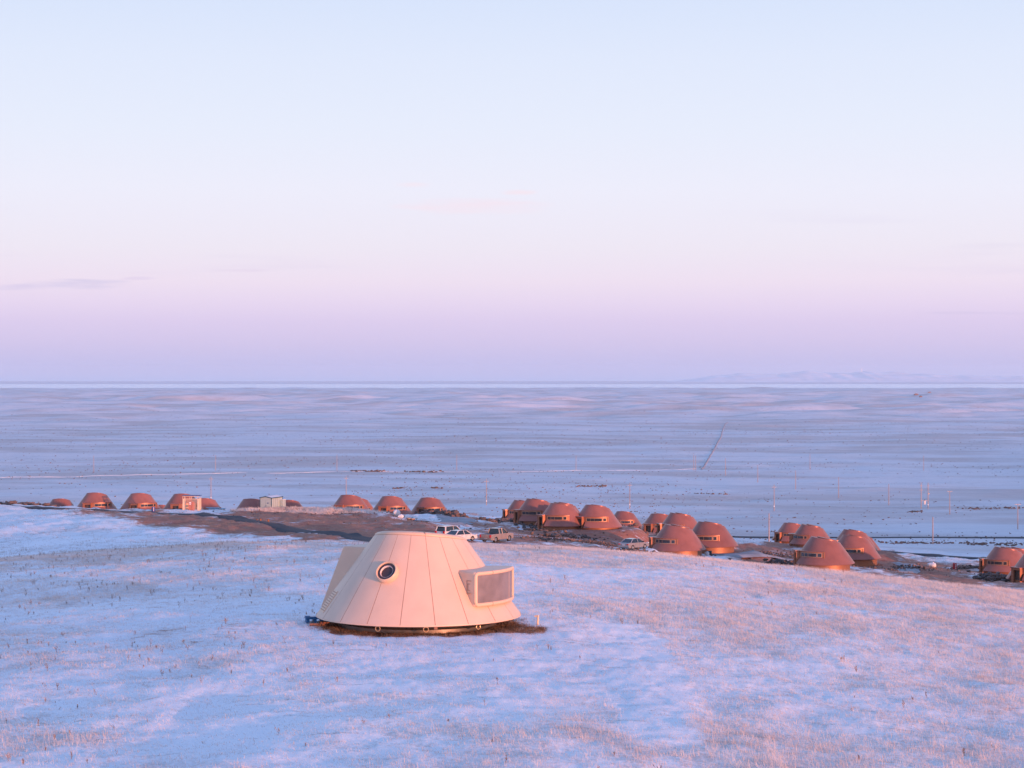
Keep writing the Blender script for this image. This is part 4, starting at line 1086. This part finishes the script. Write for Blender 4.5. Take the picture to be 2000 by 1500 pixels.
# ---------------------------------------------------------------- dry grass and weeds on the front hill
def blade_material(name, c1, c2, tr):
    m = bpy.data.materials.new(name); m.use_nodes = True
    N, L = m.node_tree.nodes, m.node_tree.links; out = N['Material Output']; N.remove(N['Principled BSDF'])
    g = N.new('ShaderNodeNewGeometry'); nz = N.new('ShaderNodeTexNoise'); nz.inputs['Scale'].default_value = 1.3; nz.inputs['Detail'].default_value = 4
    L.new(g.outputs['Position'], nz.inputs['Vector'])
    mr = N.new('ShaderNodeMapRange'); mr.inputs['From Min'].default_value = .35; mr.inputs['From Max'].default_value = .65; L.new(nz.outputs['Fac'], mr.inputs['Value'])
    mx = N.new('ShaderNodeMix'); mx.data_type = 'RGBA'; mx.inputs['A'].default_value = (*c1, 1); mx.inputs['B'].default_value = (*c2, 1); L.new(mr.outputs['Result'], mx.inputs['Factor'])
    d = N.new('ShaderNodeBsdfDiffuse'); t = N.new('ShaderNodeBsdfTranslucent'); ms = N.new('ShaderNodeMixShader'); ms.inputs['Fac'].default_value = tr
    L.new(mx.outputs['Result'], d.inputs['Color']); L.new(mx.outputs['Result'], t.inputs['Color'])
    L.new(d.outputs[0], ms.inputs[1]); L.new(t.outputs[0], ms.inputs[2]); L.new(ms.outputs[0], out.inputs['Surface'])
    return m
def field(n, y0, y1, margin=9):
    u = rng.uniform(0, 1, n); y = np.sqrt(y0**2+u*(y1**2-y0**2)); x = rng.uniform(-1, 1, n)*(y*.29+margin)
    return x, y
def blades(name, bx, by, hgt, wid, lean, mat_, spread, per, wind=.25):
    n = len(bx); r = rng
    x = np.repeat(bx, per)+r.normal(0, 1, n*per)*np.repeat(spread, per); y = np.repeat(by, per)+r.normal(0, 1, n*per)*np.repeat(spread, per)
    h = np.repeat(hgt, per)*r.uniform(.45, 1.15, n*per); w = wid*r.uniform(.6, 1.3, n*per)
    an = r.uniform(0, 2*pi, n*per); la = r.uniform(0, 2*pi, n*per); ll = np.abs(r.normal(0, lean, n*per))*h
    z = H(x, y)-.02
    dx, dy = np.cos(an)*w/2, np.sin(an)*w/2
    tx, ty = x+np.cos(la)*ll-wind*h*.6, y+np.sin(la)*ll+wind*h*.3
    VV = np.stack([np.stack([x-dx, y-dy, z], 1), np.stack([x+dx, y+dy, z], 1), np.stack([tx+dx*.25, ty+dy*.25, z+h], 1), np.stack([tx-dx*.25, ty-dy*.25, z+h], 1)], 1).reshape(-1, 3)
    k = n*per; FF = (np.arange(k)*4)[:, None]+np.array([0, 1, 2, 3])[None]
    return big_mesh(name, VV, FF, mat_, False, 'stuff')
SITE_OK = lambda x, y: (np.hypot(x-WX, y-WY) > 3.3)
x, y = field(500000, 42, 158)
g = straw_mask(x, y); keep = (rng.uniform(0, 1, len(x)) < np.clip(.22+.55*(g-.2), .04, .75)) & SITE_OK(x, y)
x, y, g = x[keep], y[keep], g[keep]
hh_ = (.04+.14*np.clip(g, .1, 1)*rng.uniform(.3, 1.6, len(x)))
blades('dry_grass', x, y, hh_, .0095, .4, blade_material('dry_grass_blade', (.86, .75, .70), (.72, .56, .49), .4), np.full(len(x), .09), 6)
# fine frosted stubble everywhere on the hill
x, y = field(400000, 42, 150); k_ = SITE_OK(x, y) & (rng.uniform(0, 1, len(x)) < .35+.65*vnoise(x/1.2, y/1.6, 61)); x, y = x[k_], y[k_]
blades('dry_grass', x, y, rng.uniform(.025, .085, len(x)), .012, .7, blade_material('stubble_blade', (.72, .60, .56), (.46, .35, .30), .35), np.full(len(x), .07), 3, .3)
# trodden tussocks hugging the white cabin
n = 2600; a_ = rng.uniform(0, 2*pi, n); r_ = 3.25+np.abs(rng.normal(0, .5, n)); x = WX+r_*np.sin(a_); y = WY-r_*np.cos(a_)
n2 = 1300; x = np.r_[x, WX+rng.uniform(2.5, 4.9, n2)]; y = np.r_[y, WY-.6-.28*(x[n:]-WX)+rng.normal(0, .55, n2)]
ok = np.hypot(x-WX, y-WY) > 3.12; x, y = x[ok], y[ok]
blades('dry_grass', x, y, rng.uniform(.03, .12, len(x)), .014, .6, blade_material('trodden_grass_blade', (.30, .19, .12), (.17, .10, .065), .3), np.full(len(x), .07), 7, .05)
# winter grass on the hollow left of the road and over the site's slopes
n = 120000
D = np.sqrt(rng.uniform(150**2, 420**2, n)); px = rng.uniform(-150, 2150, n); x = (px-1000)/F*D; y = D
g = .5+.5*fbm(x/9, y/16, 4, 171)+.2*fbm(x/2.5, y/4, 2, 173)
keep = (rng.uniform(0, 1, n) < np.clip((g-.30)*1.5, .06, .9)*np.where(px < 700, 1, .45))
for p in PADS: keep &= np.hypot(x-p[0], y-p[1]) > 4.9
x, y = x[keep], y[keep]
blades('dry_grass', x, y, rng.uniform(.06, .28, len(x)), .026, .5, blade_material('hollow_grass_blade', (.46, .33, .25), (.30, .20, .15), .3), np.full(len(x), .22), 5, .15)
# grass fringe on the site's mound and verge
xs, ys = [], []
for poly, D0, D1, k in (([(450, 650)], 376, 402, 2600), ([(600, 760)], 380, 396, 900), ([(640, 720)], 392, 400, 700)):
    px = rng.uniform(poly[0][0], poly[0][1], k); D = rng.uniform(D0, D1, k); xs.append((px-1000)/F*D); ys.append(D)
x = np.concatenate(xs); y = np.concatenate(ys)
blades('dry_grass', x, y, rng.uniform(.15, .55, len(x)), .05, .4, bpy.data.materials['dry_grass_blade'], np.full(len(x), .18), 6, .1)

def weeds(n, fx, material, name, h0, h1_):
    bx, by = fx(n); n = len(bx)
    xs, ys, zs, hs, ws, tx, ty = [], [], [], [], [], [], []
    VV, k = [], 0
    zz = H(bx, by)
    r = rng
    for i in range(n):
        hgt = r.uniform(h0, h1_); st = r.integers(2, 6)
        for q in range(st):
            a0 = r.uniform(0, 2*pi); le = abs(r.normal(0, .28)); top = np.array([bx[i]+cos(a0)*le*hgt-.08*hgt, by[i]+sin(a0)*le*hgt, zz[i]+hgt*r.uniform(.6, 1)])
            bot = np.array([bx[i]+r.normal(0, .015), by[i]+r.normal(0, .015), zz[i]-.03])
            segs = [(bot, top, .009)]
            for w in range(r.integers(3, 8)):
                t = r.uniform(.35, 1); p = bot+(top-bot)*t; b = r.uniform(0, 2*pi); l = hgt*r.uniform(.10, .26)
                segs.append((p, p+np.array([cos(b)*l*.7, sin(b)*l*.7, l*.75]), .014))
            for p, e, wd in segs:
                an = r.uniform(0, pi); d = np.array([cos(an), sin(an), 0])*wd
                VV += [p-d*.5, p+d*.5, e+d*.5, e-d*.5]; k += 1
    FF = (np.arange(k)*4)[:, None]+np.array([0, 1, 2, 3])[None]
    return big_mesh(name, np.array(VV), FF, material, False, 'stuff')
def left_field(n):
    x, y = field(n*3, 47, 150); w = sstep(4, -16, x)*.85-.10+1.1*fbm(x/4, y/6, 3, 151)+.5*fbm(x/.9, y/1.2, 2, 157)
    k = rng.uniform(0, 1, len(x)) < np.clip(w, 0, 1)*.42; k &= SITE_OK(x, y)
    return x[k], y[k]
weeds(3000, left_field, blade_material('weed_stem', (.44, .29, .225), (.26, .18, .15), .3), 'dry_weeds', .05, .29)

# ---------------------------------------------------------------- frozen lake, far hills
lm = mat('lake_ice', (.80, .83, .90), .26, noise=.03, nscale=.001, spec=.6)
xs = np.linspace(-15000, 15000, 24)
VV = np.array([(xx, yy, -62.0) for yy in (11500, 14000, 18000, 22000, 26500) for xx in xs*1.0]); nx_ = len(xs)
i2, j2 = np.meshgrid(np.arange(4), np.arange(nx_-1), indexing='ij'); a2 = (i2*nx_+j2).ravel()
big_mesh('lake', VV, np.stack([a2, a2+1, a2+nx_+1, a2+nx_], 1), lm, True, 'structure')
def far_hills():
    px = np.linspace(1290, 2700, 330); Dd = np.linspace(26600, 31500, 70)
    PX, DD = np.meshgrid(px, Dd); XX = (PX-1000)/F*DD
    top = np.interp(px, [1290, 1350, 1400, 1440, 1480, 1520, 1545, 1580, 1620, 1690, 1740, 1800, 1860, 1950, 2050, 2300, 2700], [746, 741, 733, 728, 730.5, 732, 728.5, 726.5, 727, 725.5, 727, 729.5, 733, 735, 733, 730, 738])
    ht = (HY-top)/F*29000+58
    t = np.clip((DD-26600)/2600, 0, 1); prof = np.sin(t*pi/2)**1.3*(1-.5*np.clip((DD-29300)/2200, 0, 1))
    n = fbm(XX/420, DD/900, 4, 161)
    rav = np.abs(fbm(XX/330, DD/2600, 3, 167))
    ZZ = -58+ht[None]*prof*(1-.55*rav*(1-.6*t)+.30*n)-2
    VV = np.stack([XX.ravel(), DD.ravel(), ZZ.ravel()], 1); n_ = len(px)
    i2, j2 = np.meshgrid(np.arange(len(Dd)-1), np.arange(n_-1), indexing='ij'); a2 = (i2*n_+j2).ravel()
    big_mesh('far_hills', VV, np.stack([a2, a2+1, a2+n_+1, a2+n_], 1), mat('far_hill_ground', (.80, .76, .76), .9, noise=.3, nscale=.003, col2=(.92, .91, .92)), True, 'structure')
far_hills()
x, y, z = at(1683, 727, 29000)
t = empty('radio_mast', (x, y, z-12), 0, 'tiny pale mast on top of the far hills', 'mast')
m = MB(); m.tube([(0, 0, 0), (0, 0, 72)], [7, 3.5], 6); m.build('tower', M['whitesign'], t)

# ---------------------------------------------------------------- sky
W = bpy.data.worlds.new('World'); S.world = W; W.use_nodes = True
N, L = W.node_tree.nodes, W.node_tree.links; bg = N['Background']
tc = N.new('ShaderNodeTexCoord'); sx = N.new('ShaderNodeSeparateXYZ'); L.new(tc.outputs['Generated'], sx.inputs[0])
def wm(op, a_, b_=None, clamp=False):
    n = N.new('ShaderNodeMath'); n.operation = op; n.use_clamp = clamp
    for i, v in enumerate((a_, b_)):
        if v is None: continue
        if isinstance(v, (int, float)): n.inputs[i].default_value = v
        else: L.new(v, n.inputs[i])
    return n.outputs[0]
def srgb(r, g, b): return tuple(((c/255+.055)/1.055)**2.4 if c > 10 else c/255/12.92 for c in (r, g, b))
def ramp(stops):
    r = N.new('ShaderNodeValToRGB'); r.color_ramp.interpolation = 'EASE' if False else 'LINEAR'
    e = r.color_ramp.elements
    while len(e) < len(stops): e.new(.5)
    for i, (p, c) in enumerate(stops): e[i].position = p; e[i].color = (*c, 1)
    return r
zz = wm('SQRT', wm('MAXIMUM', sx.outputs['Z'], 0.0))
EXPO = .25
K_ = 2**-EXPO
def sk(r, g, b): return tuple(c*K_ for c in srgb(r, g, b))
rp = ramp([(.0, sk(181, 193, 239)), (.085, sk(200, 193, 233)), (.13, sk(216, 202, 236)), (.165, sk(226, 209, 239)), (.19, sk(236, 219, 242)), (.215, sk(243, 228, 243)), (.25, sk(242, 235, 246)),
           (.30, sk(240, 240, 253)), (.345, sk(233, 239, 254)), (.39, sk(226, 235, 254)), (.43, sk(216, 229, 253)), (.52, sk(196, 215, 252)), (.68, sk(162, 194, 250)), (1.0, sk(124, 164, 238))])
L.new(zz, rp.inputs['Fac'])
# faint wisps of cloud
mp = N.new('ShaderNodeMapping'); mp.inputs['Scale'].default_value = (5.5, 3.0, 85); mp.inputs['Location'].default_value = (1.7, .4, .3)
L.new(tc.outputs['Generated'], mp.inputs['Vector'])
nz = N.new('ShaderNodeTexNoise'); nz.inputs['Scale'].default_value = 1.0; nz.inputs['Detail'].default_value = 6; nz.inputs['Roughness'].default_value = .5; L.new(mp.outputs['Vector'], nz.inputs['Vector'])
def wrange(v, a0, a1, b0=0.0, b1=1.0):
    n = N.new('ShaderNodeMapRange'); n.interpolation_type = 'SMOOTHSTEP'; L.new(v, n.inputs['Value'])
    for k, q in (('From Min', a0), ('From Max', a1), ('To Min', b0), ('To Max', b1)): n.inputs[k].default_value = q
    return n.outputs['Result']
def wmix(f, a_, b_):
    n = N.new('ShaderNodeMix'); n.data_type = 'RGBA'
    if isinstance(f, (int, float)): n.inputs['Factor'].default_value = f
    else: L.new(f, n.inputs['Factor'])
    for k, v in (('A', a_), ('B', b_)):
        if isinstance(v, tuple): n.inputs[k].default_value = (*v, 1)
        else: L.new(v, n.inputs[k])
    return n.outputs['Result']
lowband = wm('MULTIPLY', wrange(sx.outputs['Z'], .012, .03), wrange(sx.outputs['Z'], .105, .06))
cl = wm('MULTIPLY', wrange(nz.outputs['Fac'], .57, .74), lowband)
col = wmix(wm('MULTIPLY', cl, .15), rp.outputs['Color'], sk(206, 196, 228))
# two small cloud banks: lavender sliver low on the left, pink wisps above the middle
def wisp(base, d, col_, w, h_, amt):
    # d: centre direction (x/y, z/y); soft ellipse broken by noise
    u = wm('DIVIDE', sx.outputs['X'], wm('MAXIMUM', sx.outputs['Y'], .05)); v = wm('DIVIDE', sx.outputs['Z'], wm('MAXIMUM', sx.outputs['Y'], .05))
    du = wm('DIVIDE', wm('SUBTRACT', u, d[0]), w); dv = wm('DIVIDE', wm('SUBTRACT', v, d[1]), h_)
    r2 = wm('ADD', wm('MULTIPLY', du, du), wm('MULTIPLY', dv, dv))
    m2 = N.new('ShaderNodeMapping'); m2.inputs['Scale'].default_value = (40, 1, 420); L.new(tc.outputs['Generated'], m2.inputs['Vector'])
    n2 = N.new('ShaderNodeTexNoise'); n2.inputs['Scale'].default_value = 1; n2.inputs['Detail'].default_value = 5; L.new(m2.outputs['Vector'], n2.inputs['Vector'])
    f = wrange(wm('ADD', r2, wm('MULTIPLY', n2.outputs['Fac'], 1.6)), 1.5, .6)
    f = wm('MULTIPLY', wm('MULTIPLY', f, amt), wrange(sx.outputs['Y'], .5, .8))
    return wmix(f, base, col_)
def uv(px, py): return ((px-1000)/F, (HY-py)/F)
col = wisp(col, uv(150, 555), sk(214, 205, 234), .034, .0035, .8)
col = wisp(col, uv(40, 562), sk(220, 208, 236), .03, .002, .7)
col = wisp(col, uv(470, 528), sk(232, 216, 236), .022, .0013, .6)
col = wisp(col, uv(270, 543), sk(226, 210, 236), .012, .0013, .6)
col = wisp(col, uv(920, 402), sk(250, 230, 240), .05, .006, .6)
col = wisp(col, uv(1010, 376), sk(252, 230, 238), .013, .002, .6)
col = wisp(col, uv(810, 361), sk(252, 232, 240), .012, .002, .5)
col = wisp(col, uv(1880, 612), sk(212, 198, 230), .05, .0012, .4)
# warm glow round the low sun (behind the viewpoint)
dp = N.new('ShaderNodeVectorMath'); dp.operation = 'DOT_PRODUCT'; L.new(tc.outputs['Generated'], dp.inputs[0]); dp.inputs[1].default_value = tuple(SUN)
glow = wrange(dp.outputs['Value'], .78, 1.0)
col = wmix(wm('MULTIPLY', glow, wrange(sx.outputs['Z'], .75, .0)), col, (1.2, .62, .38))
L.new(col, bg.inputs['Color']); bg.inputs['Strength'].default_value = SKY_STRENGTH = 1.0

# ---------------------------------------------------------------- haze
hz = MB(); hz.box((0, 13200, 35), (32000, 42400, 300)); 
hm = bpy.data.materials.new('haze_air'); hm.use_nodes = True
hn, hl = hm.node_tree.nodes, hm.node_tree.links; hn.remove(hn['Principled BSDF'])
pv = hn.new('ShaderNodeVolumePrincipled'); pv.inputs['Color'].default_value = (.78, .92, 1.0, 1); pv.inputs['Density'].default_value = 3.0e-5; pv.inputs['Anisotropy'].default_value = .1
hl.new(pv.outputs[0], hn['Material Output'].inputs['Volume'])
haze = hz.build('haze', hm); tag(haze, kind='stuff')

# ---------------------------------------------------------------- sun, camera, render
sl = bpy.data.lights.new('sun', 'SUN'); sl.energy = 5.0; sl.angle = R(.6); sl.color = (1.0, .41, .25)
so = bpy.data.objects.new('sun', sl); COL.objects.link(so)
from mathutils import Vector
so.rotation_euler = Vector(tuple(SUN)).to_track_quat('Z', 'Y').to_euler(); so.location = (40, -60, 60)
cd = bpy.data.cameras.new('camera'); cam = bpy.data.objects.new('camera', cd); COL.objects.link(cam)
cd.sensor_fit = 'HORIZONTAL'; cd.sensor_width = 36; cd.lens = 36*F/2000
cam.location = (0, 0, 0); cam.rotation_euler = (R(90)-atan((750-HY)/F), 0, 0)
cd.clip_start = .5; cd.clip_end = 120000
S.camera = cam
S.render.engine = 'CYCLES'
S.cycles.use_denoising = True
S.cycles.max_bounces = 5; S.cycles.diffuse_bounces = 3; S.cycles.glossy_bounces = 3; S.cycles.transmission_bounces = 2; S.cycles.volume_bounces = 1; S.cycles.transparent_max_bounces = 4
S.cycles.caustics_reflective = False; S.cycles.caustics_refractive = False
S.view_settings.view_transform = 'Standard'; S.view_settings.look = 'None'; S.view_settings.gamma = 1; S.view_settings.exposure = EXPO
